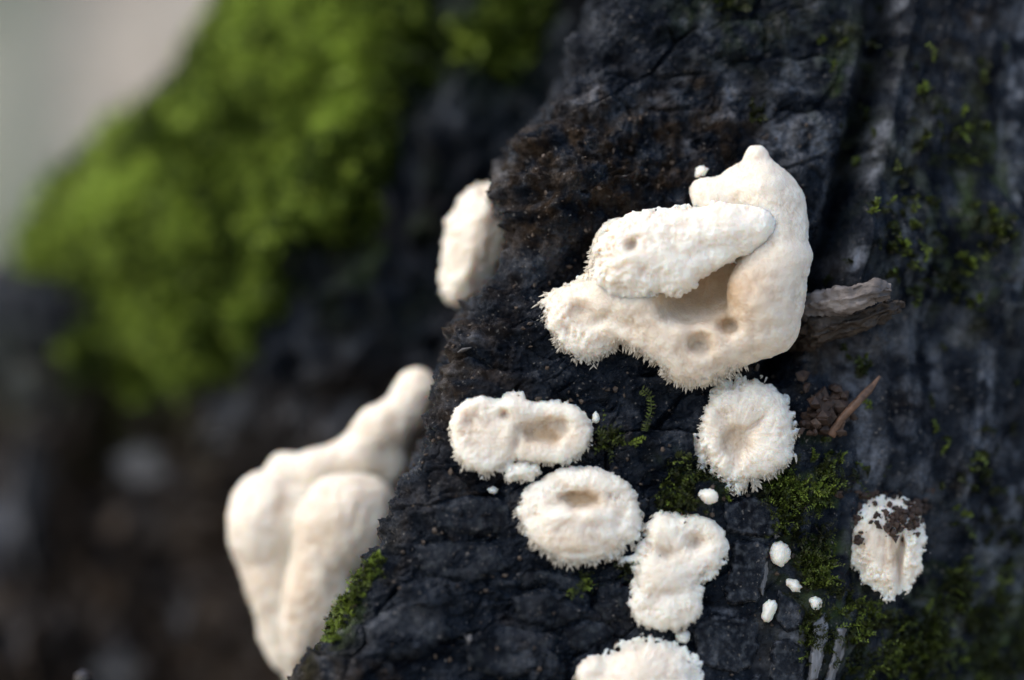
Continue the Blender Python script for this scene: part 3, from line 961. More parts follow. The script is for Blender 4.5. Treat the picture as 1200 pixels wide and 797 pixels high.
Ff = make_flesh('crust_fungus', [('poly', [(726, 654), (745, 646), (756, 612), (770, 598), (792, 600), (815, 606), (840, 616), (854, 632), (853, 655), (838, 672), (822, 683), (824, 710), (812, 730), (788, 738), (760, 732), (738, 718), (737, 692), (744, 668)], 7, 12, 20, 5, 1),
                                 ('ring', 813, 637, 10, 27, 24, 10), ('ring', 781, 708, 8, 30, 20, 10), ('ell', 775, 672, 14, 28, 24, 15, 0), ('ell', 776, 622, 12, 18, 18, 13, 0)],
                subs=[('ell', 815, 636, 28, 12, 10, 18, 0), ('ell', 785, 648, 32, 14, 5, 14, -10), ('ell', 788, 694, 34, 26, 3.5, 13, -8)],
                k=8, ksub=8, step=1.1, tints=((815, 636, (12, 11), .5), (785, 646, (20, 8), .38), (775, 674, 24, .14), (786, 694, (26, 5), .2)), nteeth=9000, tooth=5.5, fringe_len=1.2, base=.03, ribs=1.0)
tag(Ff, 'whitest two tiered lobed fungus between the mouthed fungus and the cracked bark plates', CAT, G_CR)

Gf = make_flesh('crust_fungus', [('poly', [(806, 516), (826, 500), (832, 470), (838, 446), (862, 441), (892, 448), (920, 466), (933, 496), (931, 522), (916, 546), (890, 560), (868, 580), (848, 570), (832, 548), (812, 534)], 8, 15, 26, 7, 1),
                                 ('ring', 874, 506, 12, 40, 42, 13), ('ell', 888, 474, 12, 30, 22, 16, 0), ('ell', 898, 525, 10, 26, 26, 15, 0)],
                subs=[('ell', 862, 516, 34, 19, 20, 23, 0), ('ell', 884, 500, 36, 26, 4, 16, -42), ('ell', 848, 494, 36, 18, 6, 14, 40), ('ell', 862, 545, 34, 5, 22, 12, 10)],
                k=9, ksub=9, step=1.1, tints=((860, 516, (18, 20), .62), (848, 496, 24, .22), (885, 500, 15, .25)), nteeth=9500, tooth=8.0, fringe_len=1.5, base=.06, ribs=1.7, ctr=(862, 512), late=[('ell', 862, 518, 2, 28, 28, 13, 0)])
tag(Gf, 'round ruffled rosette with long fringed teeth directly below the largest fungus', CAT, G_CR)

Hf = make_flesh('crust_fungus', [('poly', [(982, 615), (998, 595), (1025, 580), (1054, 582), (1076, 597), (1086, 622), (1083, 650), (1076, 676), (1066, 690), (1050, 706), (1030, 697), (1008, 680), (994, 650)], 23, 15, 26, 5, 1),
                                 ('ell', 1014, 638, 10, 16, 34, 17, -14), ('ell', 1042, 645, 10, 13, 44, 17, 0), ('ell', 1067, 640, 10, 14, 40, 16, 8), ('ell', 1035, 600, 14, 42, 16, 14, 0)],
                subs=[('ell', 1055, 662, 34, 4, 38, 15, 4)],
                k=11, ksub=10, step=1.3, tints=((1022, 640, (22, 26), .3), (1048, 652, (10, 34), .36), (1070, 660, (6, 24), .2)), nteeth=6000, tooth=5.2, base=.05, ribs=1.6, ctr=(1040, 590))
tag(Hf, 'fluted shell like white fungus sprinkled with dark soil crumbs, among moss at right', CAT, G_CR)

If = make_flesh('crust_fungus', [('poly', [(670, 830), (676, 790), (690, 770), (706, 770), (722, 756), (752, 744), (784, 748), (810, 762), (826, 788), (832, 830), (800, 850), (700, 850)], 9, 22, 36, 5, 1),
                                 ('ell', 758, 800, 18, 50, 42, 22, 0), ('ell', 694, 790, 14, 20, 20, 18, 0)], k=10, step=1.3, tints=((755, 785, 30, .16),), nteeth=7000, tooth=6, base=.06, ribs=1.2)
tag(If, 'domed white fungus cut off by the bottom edge of the photo', CAT, G_CR)

# --- small ones
SMALL = [([(900, 640), (912, 632), (926, 638), (927, 656), (914, 667), (902, 658)], 'hood shaped small white fungus on the pale edge beside the moss'),
         ([(919, 680), (928, 676), (942, 686), (938, 696), (926, 694)], 'flat oval white button tilted beside the mossy crack'),
         ([(892, 718), (898, 704), (908, 702), (912, 714), (904, 728), (894, 730)], 'bean shaped small white fungus in the crack between bark plates'),
         ([(949, 700), (958, 697), (965, 706), (961, 715), (951, 714)], 'smallest white button lying on the moss'),
         ([(816, 576), (832, 571), (844, 580), (840, 592), (822, 592)], 'translucent grey white scalloped button below the ruffled rosette'),
         ([(569, 573), (577, 569), (586, 573), (582, 579), (572, 579)], 'tiny white button alone under the double rosette'),
         ([(693, 486), (698, 479), (703, 487), (700, 499), (694, 496)], 'narrow upright white button at the right rim of the double rosette'),
         ([(790, 738), (810, 738), (808, 756), (792, 754)], 'thin translucent flap between the two tiered fungus and the bottom fungus'),
         ([(815, 196), (826, 192), (832, 202), (822, 210), (812, 206)], 'small blurred white tuft above the largest fungus')]
for pts, lab in SMALL:
    o = make_flesh('fungus_button', [('poly', pts, 4, 11, 9, 1.5)], step=0.9, nteeth=0, tooth=2.2, grain=.45, lump=1, base=.0)
    tag(o, lab, 'fungus button', 'small white fungus buttons')

# ------------------------------------------------------------------ bark plates (each block between the cracks)
def patch(name, pts, T, rim, mat=M_BARK, step=1.6, rough=1.0, stainv=None, parent=tree, grain=None, bow=0.0):
    a = np.array(pts, float)
    gx = np.arange(a[:, 0].min() - 6, a[:, 0].max() + 6, step); gy = np.arange(a[:, 1].min() - 6, a[:, 1].max() + 6, step)
    X, Y = np.meshgrid(gx, gy)
    d = poly_sdf(X, Y, pts)
    d = d + 2.2 * perlin(X * .07, Y * .07, 0 * X + 3) + 1.2 * perlin(X * .22, Y * .22, 0 * X)
    h = T * sstep(0.5, -rim, d) - 14 * sstep(-1, 5, d)
    h = h + bow * np.clip(-d / 20, 0, 1)
    if grain == 'fibre':
        h = h + 1.6 * ridged(X * .2 + Y * .04, Y * .02, 0 * X, 3) * (d < 0)
    h = h + rough * (1.6 * fbm(X * .05, Y * .05, 0 * X + 7, 4) + .5 * ridged(X * .2, Y * .28, 0 * X, 2)) * sstep(2, -4, d)
    keep = d < 5
    Yd = plane_y(X, Y)
    # mean bark level below the plate
    offs = []
    for px_, py_ in zip(X[d < 0][::37], Y[d < 0][::37]):
        l, _ = hit(px_, py_)
        if l is not None: offs.append((px_, py_, l.y - plane_y(px_, py_)))
    offs = np.array(offs)
    Am = np.stack([np.ones(len(offs)), offs[:, 0] - a[:, 0].mean(), offs[:, 1] - a[:, 1].mean()], 1)
    co = np.linalg.lstsq(Am, offs[:, 2], rcond=None)[0]
    V = P(X, Y, Yd + co[0] + co[1] * (X - a[:, 0].mean()) + co[2] * (Y - a[:, 1].mean()) - h * PW * F0)
    idx = np.full(X.shape, -1); idx[keep] = np.arange(keep.sum())
    q4 = np.stack([idx[:-1, :-1], idx[1:, :-1], idx[1:, 1:], idx[:-1, 1:]], -1).reshape(-1, 4)
    q4 = q4[(q4 >= 0).all(1)]
    st = np.zeros((keep.sum(), 3), np.float32)
    if stainv is not None:
        nn = fbm(X * .03, Y * .03, 0 * X, 4)[keep]; n3 = fbm(X * .12, Y * .12, 0 * X, 4)[keep]
        edge_ = sstep(-9, 0, d[keep])
        st[:, 0] = stainv[0] * sstep(-.2, .5, nn); st[:, 1] = stainv[1] * sstep(0, .5, n3)
        st[:, 2] = stainv[2] * sstep(-.1, .6, n3) + stainv[2] * .8 * edge_ * sstep(-.4, .3, n3)
    return mesh_np(name, V[keep], q4, mat, parent, attrs={'stain': st})


PLATES = [[(846, 590), (884, 580), (914, 594), (918, 628), (880, 630), (852, 624)], [(858, 634), (888, 633), (902, 640), (897, 676), (888, 706), (852, 708), (846, 690), (856, 668)],
          [(812, 732), (836, 720), (866, 722), (888, 728), (890, 756), (880, 782), (862, 790), (836, 786), (818, 776)], [(912, 690), (926, 700), (944, 716), (940, 736), (922, 742), (908, 728)],
          [(905, 752), (926, 748), (946, 762), (942, 800), (930, 830), (900, 826)], [(838, 796), (870, 796), (892, 790), (894, 836), (840, 840)],
          [(700, 690), (726, 682), (734, 700), (735, 726), (708, 732), (694, 714)], [(660, 736), (690, 724), (728, 738), (716, 752), (690, 764), (664, 762)], [(600, 700), (640, 690), (690, 716), (650, 736), (610, 730)],
          [(545, 745), (590, 736), (650, 745), (640, 784), (592, 796), (548, 782)], [(486, 640), (530, 628), (584, 640), (596, 664), (548, 684), (500, 676)], [(612, 664), (650, 668), (690, 678), (684, 706), (640, 684), (612, 690)],
          [(430, 735), (470, 700), (520, 706), (528, 748), (486, 770), (440, 772)], [(504, 590), (552, 580), (600, 590), (604, 622), (560, 626), (510, 622)], [(970, 540), (1000, 520), (1010, 560), (990, 580), (962, 575)]]
for i, pl in enumerate(PLATES):
    inr = i < 6
    patch('bark_plate', pl, 10 if inr else 5.5, 4 if inr else 7, rough=0.55 if inr else 1.8, stainv=(0.1, .05, .25 if inr else .1), step=1.5)
SLIV = [[(952, 726), (966, 720), (972, 736), (966, 770), (956, 800), (946, 800), (950, 760)], [(982, 738), (994, 732), (992, 752), (984, 780), (974, 815), (962, 812), (972, 775)], [(902, 596), (914, 592), (916, 628), (906, 634)],
        [(890, 640), (900, 640), (900, 672), (894, 698), (888, 690)]]
for pl in SLIV:
    patch('wood_sliver', pl, 7, 4, M_SLIVER, 1.2, .6, None, tree, 'fibre')

# ------------------------------------------------------------------ tubes and lumps
def tube(name, pts, rad, mat, parent=None, seg=12, rough=0.15, flat=1.0):
    pts = np.array(pts, float); rad = np.array(rad, float)
    n = 40 if seg < 40 else 110
    t = np.linspace(0, len(pts) - 1, n)
    C = np.stack([np.interp(t, np.arange(len(pts)), pts[:, a]) for a in range(3)], 1)
    kk = np.array([.25, .5, .25])
    for _ in range(3):
        C[1:-1] = C[:-2] * .25 + C[1:-1] * .5 + C[2:] * .25
    r = np.interp(t, np.arange(len(pts)), rad)
    T = np.gradient(C, axis=0); T /= np.linalg.norm(T, axis=1)[:, None]
    up = np.array([0, 0, 1.0]) if abs(T[0, 2]) < .8 else np.array([0, 1.0, 0])
    a = np.cross(T, up); a /= np.linalg.norm(a, axis=1)[:, None]
    b = np.cross(a, T)
    an = np.linspace(0, 2 * math.pi, seg, endpoint=False)
    rr = r[:, None] * (1 + rough * perlin(np.cos(an)[None] * 2.2 + 0 * t[:, None], np.sin(an)[None] * 2.2 + 0 * t[:, None], t[:, None] * .8 + 0 * an[None]) * 2)
    V = C[:, None] + rr[..., None] * (np.cos(an)[None, :, None] * a[:, None] + flat * np.sin(an)[None, :, None] * b[:, None])
    V = np.concatenate([V.reshape(-1, 3), C[:1], C[-1:]])
    F = []
    for i in range(n - 1):
        for j in range(seg):
            j2 = (j + 1) % seg
            F.append((i * seg + j, i * seg + j2, (i + 1) * seg + j2, (i + 1) * seg + j))
    for j in range(seg):
        j2 = (j + 1) % seg
        F.append((n * seg, j2, j, n * seg)); F.append((n * seg + 1, (n - 1) * seg + j, (n - 1) * seg + j2, n * seg + 1))
    me = bpy.data.meshes.new(name)
    me.from_pydata([tuple(map(float, v)) for v in V], [], [f if f[0] != f[3] else f[:3] for f in F])
    for p in me.polygons: p.use_smooth = True
    me.materials.append(mat)
    o = bpy.data.objects.new(name, me); COL.objects.link(o)
    if parent: o.parent = parent
    return o


def lumps_mesh(centers, radii, seed=0):
    """irregular crumbs: jittered icosahedra"""
    ph = (1 + 5 ** .5) / 2
    iv = np.array([(-1, ph, 0), (1, ph, 0), (-1, -ph, 0), (1, -ph, 0), (0, -1, ph), (0, 1, ph), (0, -1, -ph), (0, 1, -ph), (ph, 0, -1), (ph, 0, 1), (-ph, 0, -1), (-ph, 0, 1)]) / 1.9
    fi = np.array([(0, 11, 5), (0, 5, 1), (0, 1, 7), (0, 7, 10), (0, 10, 11), (1, 5, 9), (5, 11, 4), (11, 10, 2), (10, 7, 6), (7, 1, 8), (3, 9, 4), (3, 4, 2), (3, 2, 6), (3, 6, 8), (3, 8, 9), (4, 9, 5), (2, 4, 11), (6, 2, 10), (8, 6, 7), (9, 8, 1)])
    c = np.array(centers); r = np.array(radii)
    V = c[:, None] + iv[None] * r[:, None, None] * (1 + .35 * RNG.normal(size=(len(c), 12, 1)).clip(-1.5, 1.5)) * (0.6 + .7 * RNG.random((len(c), 1, 3)))
    F = (np.arange(len(c)) * 12)[:, None, None] + fi[None]
    return V.reshape(-1, 3), F.reshape(-1, 3)


def W(px, py, h=0.0):
    """point h metres in front of the bark at a place measured in the photo"""
    l, n = hit(px, py)
    if l is None:
        return np.array(P(np.float64(px), np.float64(py), plane_y(px, py)))
    return np.array(l) + np.array([0, -1, 0.15]) * h


# broken grey stub of wood under the large fungus
def grooves(o, k_, amp):
    me = o.data; v = np.empty(len(me.vertices) * 3, np.float32); me.vertices.foreach_get('co', v); v = v.reshape(-1, 3)
    nn = np.empty(len(v) * 3, np.float32); me.vertices.foreach_get('normal', nn); nn = nn.reshape(-1, 3)
    v = v + nn * (amp * (ridged(v[:, 0] * k_ * .12, v[:, 1] * k_, v[:, 2] * k_, 3) - .5 + .5 * fbm(v[:, 0] * k_ * .4, v[:, 1] * k_ * .8, v[:, 2] * k_ * .8, 2)))[:, None]
    me.vertices.foreach_set('co', v.astype(np.float32).ravel()); me.update()


st = empty('wood_stub')
tag(st, 'broken grey weathered stick end jutting right from under the largest fungus', 'stick')
o_st = tube('stick', [W(915, 378, .003), W(950, 366, .005), W(990, 360, .0075), W(1018, 352, .009), W(1034, 354, .0095)], [.0023, .0023, .0021, .0019, .0012], M_WOODGREY, st, 48, .2, .95)
grooves(o_st, 900, .0009)
o_st = tube('bark_strip', [W(920, 402, .003), W(960, 392, .004), W(1005, 382, .006), W(1035, 372, .007), W(1050, 366, .0075)], [.0020, .0022, .0018, .0014, .0005], M_WOODDARK, st, 48, .3, .9)
grooves(o_st, 700, .0011)
tw = tube('twig', [W(972, 512, .002), W(985, 492, .0035), W(1000, 476, .0045), (W(1014, 462, .005)), W(1026, 446, .0055)], [.0008, .0006, .00065, .0006, .0002], M_TWIG, None, 12, .15, .8)
tag(tw, 'short curved reddish brown twig resting on the bark right of the ruffled rosette', 'twig')
cs, rs = [], []
for _ in range(60):
    px_, py_ = random.gauss(966, 14), random.gauss(484, 16)
    cs.append(W(px_, py_, random.uniform(0, .0025))); rs.append(random.uniform(.0005, .0014))
LV, LF = lumps_mesh(cs, rs)
cl = mesh_np('soil_clump', LV, LF, M_SOIL, smooth=False)
tag(cl, 'crumbly dark brown clump of soil at the lower end of the curved twig', 'soil clump')
# soil crumbs on and around the fluted fungus
dg = bpy.context.evaluated_depsgraph_get()
hv = np.empty(len(Hf.data.vertices) * 3, np.float32); Hf.data.vertices.foreach_get('co', hv)
hfaces = [tuple(p.vertices) for p in Hf.data.polygons]
BVHH = BVHTree.FromPolygons([tuple(map(float, v)) for v in hv.reshape(-1, 3)], hfaces)
cs, rs = [], []
CR = [(1045, 610, 10, 9, 60), (1056, 606, 9, 7, 40), (1062, 612, 8, 8, 30), (1068, 600, 10, 5, 34), (1075, 612, 7, 8, 22), (1003, 606, 9, 4, 18), (1022, 592, 8, 3, 7), (1008, 632, 4, 6, 12), (1025, 578, 30, 5, 40), (1070, 590, 14, 8, 26), (1045, 622, 6, 8, 16)]
for cx, cy, sx_, sy_, n_ in CR:
    for _ in range(int(n_ * .9)):
        px_, py_ = random.gauss(cx, sx_ * .8), random.gauss(cy, sy_ * .7)
        l, n_2 = hit(px_, py_, BVHH)
        l = np.array(l) if l is not None else W(px_, py_)
        cs.append(l + np.array([0, -.0002, 0])); rs.append(.00012 + .0006 * random.random() ** 2.2)
LV, LF = lumps_mesh(cs, rs)
tag(mesh_np('soil_crumbs', LV, LF, M_SOIL, smooth=False), 'dark soil crumbs scattered over the top of the fluted fungus', kind='stuff')
# loose grains and fibres on the bark
cs, rs = [], []
for _ in range(420):
    px_, py_ = random.uniform(380, 960), random.uniform(120, 797)
    l, n_2 = hit(px_, py_)
    if l is None or l.y > .53: continue
    cs.append(np.array(l) + np.array(n_2) * .0004); rs.append(random.uniform(.00012, .00045))
LV, LF = lumps_mesh(cs, rs)
tag(mesh_np('bark_grit', LV, LF, M_CHIPBROWN, smooth=False), 'fine grit and bark dust caught on the dark bark', kind='stuff')
for (px_, py_, a_, ln, lab) in ((550, 750, 100, 5.5, 'tiny white fleck stuck on the bark above the bottom edge'), (638, 541, 20, 6, 'small pinkish grey grain between the double rosette and mouthed fungus'), (545, 411, -20, 8, 'pale flake of wood on the crest of the root')):
    dx_, dy_ = math.cos(R(a_)) * ln, math.sin(R(a_)) * ln
    o = tube('pale_flake', [W(px_ - dx_, py_ - dy_, .0008), W(px_, py_, .0012), W(px_ + dx_, py_ + dy_, .0008)], [.0003, .00055, .0002], M_CHIP, None, 8, .2, .5)
    tag(o, lab, 'flake')

# ------------------------------------------------------------------ moss
def fronds(points, normals, lens, tints, nleaf=10, leaf=.0009, curl=.5, up=(0, 0, .6)):
    """feathery shoots: a thin stem with leaves set in rows on both sides"""
    n = len(points); Pn = np.array(points); Nn = np.array(normals); Ln = np.array(lens)[:, None]
    d = Nn * .7 + RNG.normal(size=(n, 3)) * .55 + np.array(up)
    d -= Nn * np.minimum(0, (d * Nn).sum(1, keepdims=True)) * 1.5
    d /= np.linalg.norm(d, axis=1, keepdims=True)
    side = np.cross(d, RNG.normal(size=(n, 3))); side /= np.linalg.norm(side, axis=1, keepdims=True)
    bend = np.cross(side, d) * curl * RNG.normal(size=(n, 1)) + np.array([0, 0, -.35]) * curl
    Vs, Fs, Ts = [], [], []
    base = 0
    for k_ in range(nleaf):
        u = (k_ + .3) / nleaf
        c = Pn + d * Ln * u + bend * Ln * u * u
        tg = d + 2 * bend * u; tg /= np.linalg.norm(tg, axis=1, keepdims=True)
        for sg in (-1, 1):
            s2 = side * sg + RNG.normal(size=(n, 3)) * .35
            ax = tg * .75 + s2 * .8 + RNG.normal(size=(n, 3)) * .2; ax /= np.linalg.norm(ax, axis=1, keepdims=True)
            wd = np.cross(ax, np.cross(side, tg) + RNG.normal(size=(n, 3)) * .5); wd /= (np.linalg.norm(wd, axis=1, keepdims=True) + 1e-9)
            lf = leaf * (1.15 - .55 * u) * (.7 + .6 * RNG.random((n, 1)))
            v = np.stack([c, c + ax * lf * .5 + wd * lf * .25, c + ax * lf, c + ax * lf * .5 - wd * lf * .25], 1)
            Vs.append(v.reshape(-1, 3)); Fs.append(base + np.arange(n * 4).reshape(n, 4)); base += n * 4
            Ts.append(np.repeat(np.clip(np.array(tints) + .18 * u - .08 + RNG.normal(size=n) * .08, 0, 1), 4))
    # stems
    e = Pn + d * Ln + bend * Ln
    mid = Pn + d * Ln * .5 + bend * Ln * .25
    w_ = side * leaf * .09
    v = np.stack([Pn - w_, Pn + w_, mid + w_, mid - w_, e], 1).reshape(-1, 3)
    i5 = np.arange(n)[:, None] * 5
    Vs.append(v); Fs.append(base + np.concatenate([i5 + np.array([[0, 1, 2, 3]]), i5 + np.array([[3, 2, 4, 4]])]))
    Ts.append(np.repeat(np.array(tints) * .6, 5))
    F = np.concatenate(Fs)
    F = F[F[:, 2] != F[:, 3]] if True else F
    return np.concatenate(Vs), F, np.concatenate(Ts)


FUNGUS_PX = [[(986, 615), (1000, 596), (1025, 582), (1052, 584), (1074, 598), (1083, 622), (1082, 655), (1078, 680), (1062, 697), (1046, 702), (1024, 690), (1004, 672), (996, 645)]] + [s_[0] for s_ in SMALL]


def scatter_front(spots, n, lo=.003, hi=.008):
    pts, nrm, ln, tn = [], [], [], []
    tot = sum(s_[4] for s_ in spots)
    for cx, cy, rx, ry, wt in spots:
        for _ in range(int(n * wt / tot)):
            px_, py_ = random.gauss(cx, rx), random.gauss(cy, ry)
            if float(perlin(np.float32(px_ * .03), np.float32(py_ * .03), np.float32(2))) < random.uniform(-.35, .2): continue
            if any(float(poly_sdf(np.array([px_]), np.array([py_]), g_)[0]) < (24 if k_ == 0 else 6) for k_, g_ in enumerate(FUNGUS_PX)): continue
            l, n_2 = hit(px_, py_)
            if l is None: continue
            pts.append(l); nrm.append(n_2); ln.append(random.uniform(lo, hi))
            tn.append(min(1, max(0, .38 + .5 * float(perlin(np.float32(px_ * .02), np.float32(py_ * .02), np.float32(7))) + random.gauss(0, .2))))
    return pts, nrm, ln, tn


sp = [(945, 600, 22, 34, 10), (965, 650, 20, 40, 9), (950, 720, 8, 40, 4), (915, 575, 12, 14, 2.5), (1040, 760, 40, 40, 11), (1120, 740, 60, 50, 14), (1180, 770, 40, 40, 8), (1100, 690, 30, 20, 3), (1000, 700, 10, 20, 1), (985, 560, 22, 14, 2)]
V_, F_, T_ = fronds(*scatter_front(sp, 2600, .0016, .0044), nleaf=10, leaf=.00072)
tag(mesh_np('moss', V_, F_, M_MOSS_F, smooth=False, attrs={'tint': T_}), 'feathery green moss creeping over the bark at lower right', kind='stuff')
sp = [(815, 570, 16, 16, 5), (800, 590, 10, 6, 2), (712, 514, 7, 5, 1.2), (678, 688, 5, 5, .8), (735, 665, 5, 4, .5), (745, 655, 4, 4, .3)]
V_, F_, T_ = fronds(*scatter_front(sp, 330, .0015, .004), nleaf=9, leaf=.0008)
tag(mesh_np('moss', V_, F_, M_MOSS_F, smooth=False, attrs={'tint': T_}), 'small dark green moss tufts in gaps between the focused fungi', kind='stuff')
sp = [(1060, 230, 30, 60, 2), (1120, 300, 30, 40, 2), (1165, 270, 14, 14, 1.2), (1130, 350, 14, 10, 1), (1100, 170, 30, 20, 1), (990, 60, 30, 40, 1.3), (850, 5, 8, 6, .6), (885, 145, 6, 10, .7), (1010, 430, 10, 20, .5), (1050, 300, 14, 30, 1), (1110, 110, 40, 40, 1), (1150, 530, 50, 60, 2), (1100, 600, 40, 40, 1.5), (1170, 620, 30, 60, 1.5)]
V_, F_, T_ = fronds(*scatter_front(sp, 420, .001, .003), nleaf=8, leaf=.0011)
tag(mesh_np('moss', V_, F_, M_MOSS_F, smooth=False, attrs={'tint': T_}), 'sparse blurred moss specks on the weathered bark at right', kind='stuff')
# moss along the edge by the left cluster
pts, nrm, ln, tn = [], [], [], []
for _ in range(150):
    t = random.random()
    px_ = 384 + 58 * t + random.gauss(3, 4) + 2; py_ = 742 - 88 * t + random.gauss(0, 8)
    l, n_2 = hit(px_, py_)
    if l is None or l.y > .52: continue
    pts.append(l); nrm.append(n_2); ln.append(random.uniform(.001, .0022)); tn.append(min(1, max(0, random.gauss(.58, .18))))
V_, F_, T_ = fronds(pts, nrm, ln, tn, nleaf=8, leaf=.0008, up=(-.5, 0, .4))
tag(mesh_np('moss', V_, F_, M_MOSS_F, smooth=False, attrs={'tint': T_}), 'thin moss line along the root crest beside the left cluster', kind='stuff')


def sprig(name, path, label, n=13):
    pts = [W(px_, py_, .0012) for px_, py_ in path]
    pts = np.array(pts); t = np.linspace(0, len(pts) - 1, n)
    C = np.stack([np.interp(t, np.arange(len(pts)), pts[:, a]) for a in range(3)], 1)
    vs, fs = [], []
    T = np.gradient(C, axis=0); T /= np.linalg.norm(T, axis=1)[:, None]
    for i in range(n):
        for sg in (-1, 1):
            sd_ = np.cross(T[i], [0, -1, 0.2]) * sg
            ax = sd_ * .8 + T[i] * -.1 + RNG.normal(size=3) * .15; ax /= np.linalg.norm(ax)
            wd = np.cross(ax, [0, -1, 0]); lf = .00095 * (1 - .3 * i / n)
            b0 = len(vs); c = C[i] + np.array([0, -.0003, 0]) * random.random()
            vs += [c, c + ax * lf * .45 + wd * lf * .2, c + ax * lf + np.array([0, .0002, 0]), c + ax * lf * .45 - wd * lf * .2]; fs.append((b0, b0 + 1, b0 + 2, b0 + 3))
        if i < n - 1:
            wv = np.cross(T[i], [0, -1, 0]) * .00012
            b0 = len(vs); vs += [C[i] - wv, C[i] + wv, C[i + 1] + wv, C[i + 1] - wv]; fs.append((b0, b0 + 1, b0 + 2, b0 + 3))
    o = mesh_np(name, vs, fs, M_MOSS_F, smooth=False, attrs={'tint': np.full(len(vs), .55) + RNG.normal(size=len(vs)) * .1})
    tag(o, label, 'moss sprig', 'single moss sprigs')


sprig('moss_sprig', [(752, 458), (762, 466), (763, 482), (757, 497), (755, 506)], 'curved single moss sprig above and right of the double rosette', 16)
sprig('moss_sprig', [(700, 505), (712, 514), (724, 521)], 'short moss sprig lying beside the right rim of the double rosette', 9)
sprig('moss_sprig', [(668, 698), (676, 690), (684, 682)], 'tiny upright moss sprig on bark below the mouthed fungus', 9)
sprig('moss_sprig', [(818, 556), (800, 574), (795, 590)], 'drooping moss sprig at lower left of the ruffled rosette', 11)

# cushion moss on the rear flare
flatV = Vb2.reshape(-1, 3); flatN = NBk.reshape(-1, 3); flatM = mm.reshape(-1); fpx = pxb.reshape(-1); fpy = pyb.reshape(-1)
cand = np.where((flatM > .12) & (fpy > -140) & (fpy < 520) & (fpx > -60))[0]
pick = RNG.choice(cand, 46000, p=flatM[cand] / flatM[cand].sum())
rr_, cc_ = np.unravel_index(pick, (nr, nc))
jit = RNG.random((len(pick), 2, 1))
r2 = np.minimum(rr_ + 1, nr - 1); c2 = np.minimum(cc_ + 1, nc - 1)
pp = Vb2[rr_, cc_] + (Vb2[r2, cc_] - Vb2[rr_, cc_]) * jit[:, 0] + (Vb2[rr_, c2] - Vb2[rr_, cc_]) * jit[:, 1]
odd = RNG.random(len(pp))
tnb = np.clip(.50 + .5 * (odd > .86) - .4 * (odd < .16) - .22 * (1 - flatM[pick]) + .55 * fbm(pp[:, 0] * 70, pp[:, 1] * 70, pp[:, 2] * 70, 2) + .55 * fbm(pp[:, 0] * 170, pp[:, 1] * 170, pp[:, 2] * 170, 2) + RNG.normal(size=len(pp)) * .12, 0, 1)
V_, F_, T_ = fronds(pp, flatN[pick], RNG.uniform(.0028, .0065, len(pp)), tnb, nleaf=5, leaf=.0023, curl=.3, up=(-.15, 0, .6))
tag(mesh_np('moss', V_, F_, M_MOSS_B, smooth=False, attrs={'tint': T_}), 'thick bright green cushion moss covering the blurred root behind', kind='stuff')
# spore stalks standing on the skyline of the moss
cand = np.where((flatM > .3) & (fpy > -30) & (fpy < 330) & (fpx - np.interp(fpy, silp[:, 1], silp[:, 0]) < 46))[0]
pick = RNG.choice(cand, 130)
CVs, CFs = cones(flatV[pick], np.array([-.25, 0, 1.0]) + RNG.normal(size=(130, 3)) * .25, RNG.uniform(.007, .015, 130), np.full(130, .00022))
tag(mesh_np('spore_stalks', CVs, CFs, M_TWIG, smooth=False), 'thin spore stalks standing on the skyline of the cushion moss', kind='stuff')

# ------------------------------------------------------------------ litter lodged in the dark hollow at lower left
def chip(px_, py_, ln, wd, rot, mat, label, name='bark_chip', grp='chips lodged in the dark hollow'):
    l, n_2 = hit(px_, py_, BVHB)
    if l is None: return
    n_2 = np.array(n_2); c = np.array(l) + n_2 * .002
    a = np.array([math.cos(R(rot)), 0, math.sin(R(rot))]); a -= n_2 * a.dot(n_2); a /= np.linalg.norm(a)
    b = np.cross(n_2, a)
    vs = []
    m_ = 9
    for side_ in (1, -.3):
        for i in range(m_):
            u = -1 + 2 * i / (m_ - 1)
            wv = wd * (1 - abs(u) ** 2.5 * .75) * (1 + .2 * math.sin(i * 2.3 + ln * 900))
            for j in range(5):
                v = -1 + 2 * j / 4
                vs.append(c + a * u * ln + b * v * wv + n_2 * (side_ * .0012 * (1 - .6 * v * v) + .001 * math.sin(u * 3 + j)))
    fs = []
    for s_ in range(2):
        for i in range(m_ - 1):
            for j in range(4):
                q0 = s_ * m_ * 5 + i * 5 + j
                f_ = (q0, q0 + 1, q0 + 6, q0 + 5)
                fs.append(f_ if s_ else f_[::-1])
    K = m_ * 5
    for i in range(m_ - 1):
        fs += [(i * 5, i * 5 + 5, K + i * 5 + 5, K + i * 5), (i * 5 + 9, i * 5 + 4, K + i * 5 + 4, K + i * 5 + 9)]
    for j in range(4):
        fs += [(j + 1, j, K + j, K + j + 1), (K - 5 + j, K - 4 + j, 2 * K - 4 + j, 2 * K - 5 + j)]
    o = mesh_np(name, vs, fs, mat)
    tag(o, label, 'bark chip', grp)


chip(24, 600, .018, .0045, 62, M_CHIP, 'long pale blue grey strip leaning at the left edge below the moss')
chip(145, 612, .007, .004, 20, M_CHIPBROWN, 'tan chip in the middle of the dark hollow under the moss')
chip(185, 735, .006, .004, 30, M_CHIPBROWN, 'reddish brown chip low in the hollow left of the pale cluster')
chip(218, 727, .005, .0045, 80, M_CHIP, 'grey chip nearest the lower left of the pale cluster')
chip(30, 768, .008, .005, 30, M_CHIPBROWN, 'brownish chip in the bottom left corner')
chip(140, 786, .008, .0045, 10, M_CHIP, 'greyish chip at the bottom edge right of the dark bud')
chip(195, 545, .011, .004, 5, M_CHIP, 'flat pale chip just under the hanging moss')
chip(250, 715, .006, .0055, 50, M_CHIPBROWN, 'broad brown chip touching the dark wall beside the pale cluster')

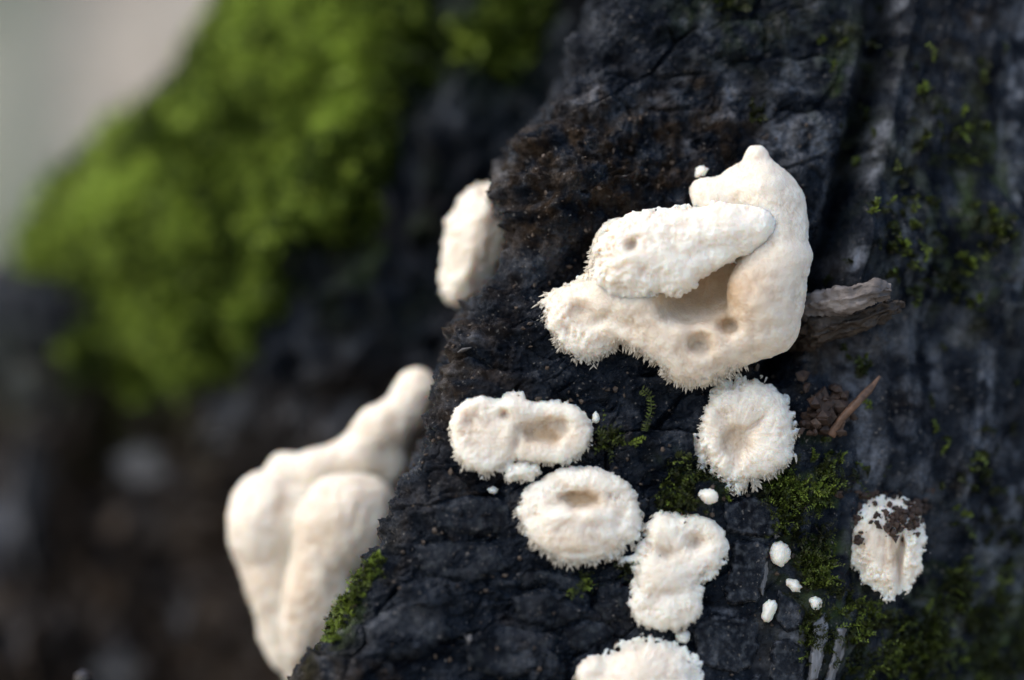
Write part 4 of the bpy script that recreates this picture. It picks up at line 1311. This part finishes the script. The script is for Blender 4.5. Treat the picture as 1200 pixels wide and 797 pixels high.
bud = empty('dark_bud')
tag(bud, 'small dark glossy bud poking up at the bottom edge left of the cluster', 'bud')
yb0 = .472
stem_pts = [P(np.float64(70), np.float64(1150), .58), P(np.float64(84), np.float64(960), .52), P(np.float64(94), np.float64(840), .485), P(np.float64(98), np.float64(797), yb0)]
tube('stem', stem_pts, [.0012, .001, .0008, .0007], M_WOODDARK, bud, 10, .1)
tube('bud_tip', [P(np.float64(99), np.float64(803), yb0), P(np.float64(99), np.float64(797), yb0), P(np.float64(99), np.float64(790), yb0), P(np.float64(99), np.float64(785), yb0)], [.0006, .0017, .0016, .0004], M_BUD, bud, 16, .03)

# ------------------------------------------------------------------ far trees and undergrowth seen past the moss
def far_tree(x, y, r, hgt, lean, label):
    e = empty('forest_tree')
    tag(e, label, 'tree', 'far forest trees')
    z0 = float(max(ground_z(np.array([x]), np.array([y]))[0], hill_z(np.array([x]), np.array([y]))[0])) - .05
    pts = [(x, y, z0), (x + lean * .3, y, z0 + hgt * .3), (x + lean * .7, y + .05, z0 + hgt * .65), (x + lean, y, z0 + hgt)]
    tube('trunk', pts, [r * 1.3, r, r * .75, r * .25], M_FARBARK, e, 14, .08)
    cv, cn = [], []
    for i in range(7):
        f = random.uniform(.4, .95); an = random.uniform(0, 6.28); L_ = hgt * .28 * (1.2 - f)
        b0 = np.array([x + lean * f, y, z0 + hgt * f]); tip = b0 + np.array([math.cos(an) * L_, math.sin(an) * L_, L_ * .7])
        tube('limb', [b0, (b0 + tip) / 2 + np.array([0, 0, -.05]), tip], [r * .3, r * .18, r * .04], M_FARBARK, e, 8, .1)
        for _ in range(60):
            cv.append(tip + np.random.normal(size=3) * L_ * .3); cn.append((0, 0, 1))
    V_, F_, T_ = fronds(cv, cn, [random.uniform(.1, .25) for _ in cv], [random.uniform(.3, .8) for _ in cv], nleaf=4, leaf=.09)
    mesh_np('crown', V_, F_, M_FARLEAF, e, smooth=False, attrs={'tint': T_})


far_tree(-0.66, 3.6, .055, 5.5, .25, 'grey green trunk farthest left in the blurred background')
far_tree(-1.32, 6.2, .09, 8.0, -.2, 'pale slim trunk farther back on the blurred slope')
# low undergrowth left of the tree
V_, F_, T_ = fronds([(random.gauss(-.455, .07), random.gauss(2.6, .2), 0.0) for _ in range(600)], [(0, 0, 1)] * 600, [random.uniform(.2, .62) for _ in range(600)], [random.uniform(.4, 1) for _ in range(600)], nleaf=8, leaf=.045)
tag(mesh_np('undergrowth', V_, F_, M_FARLEAF, smooth=False, attrs={'tint': T_}), 'low green undergrowth blurred at the far left edge', kind='stuff')
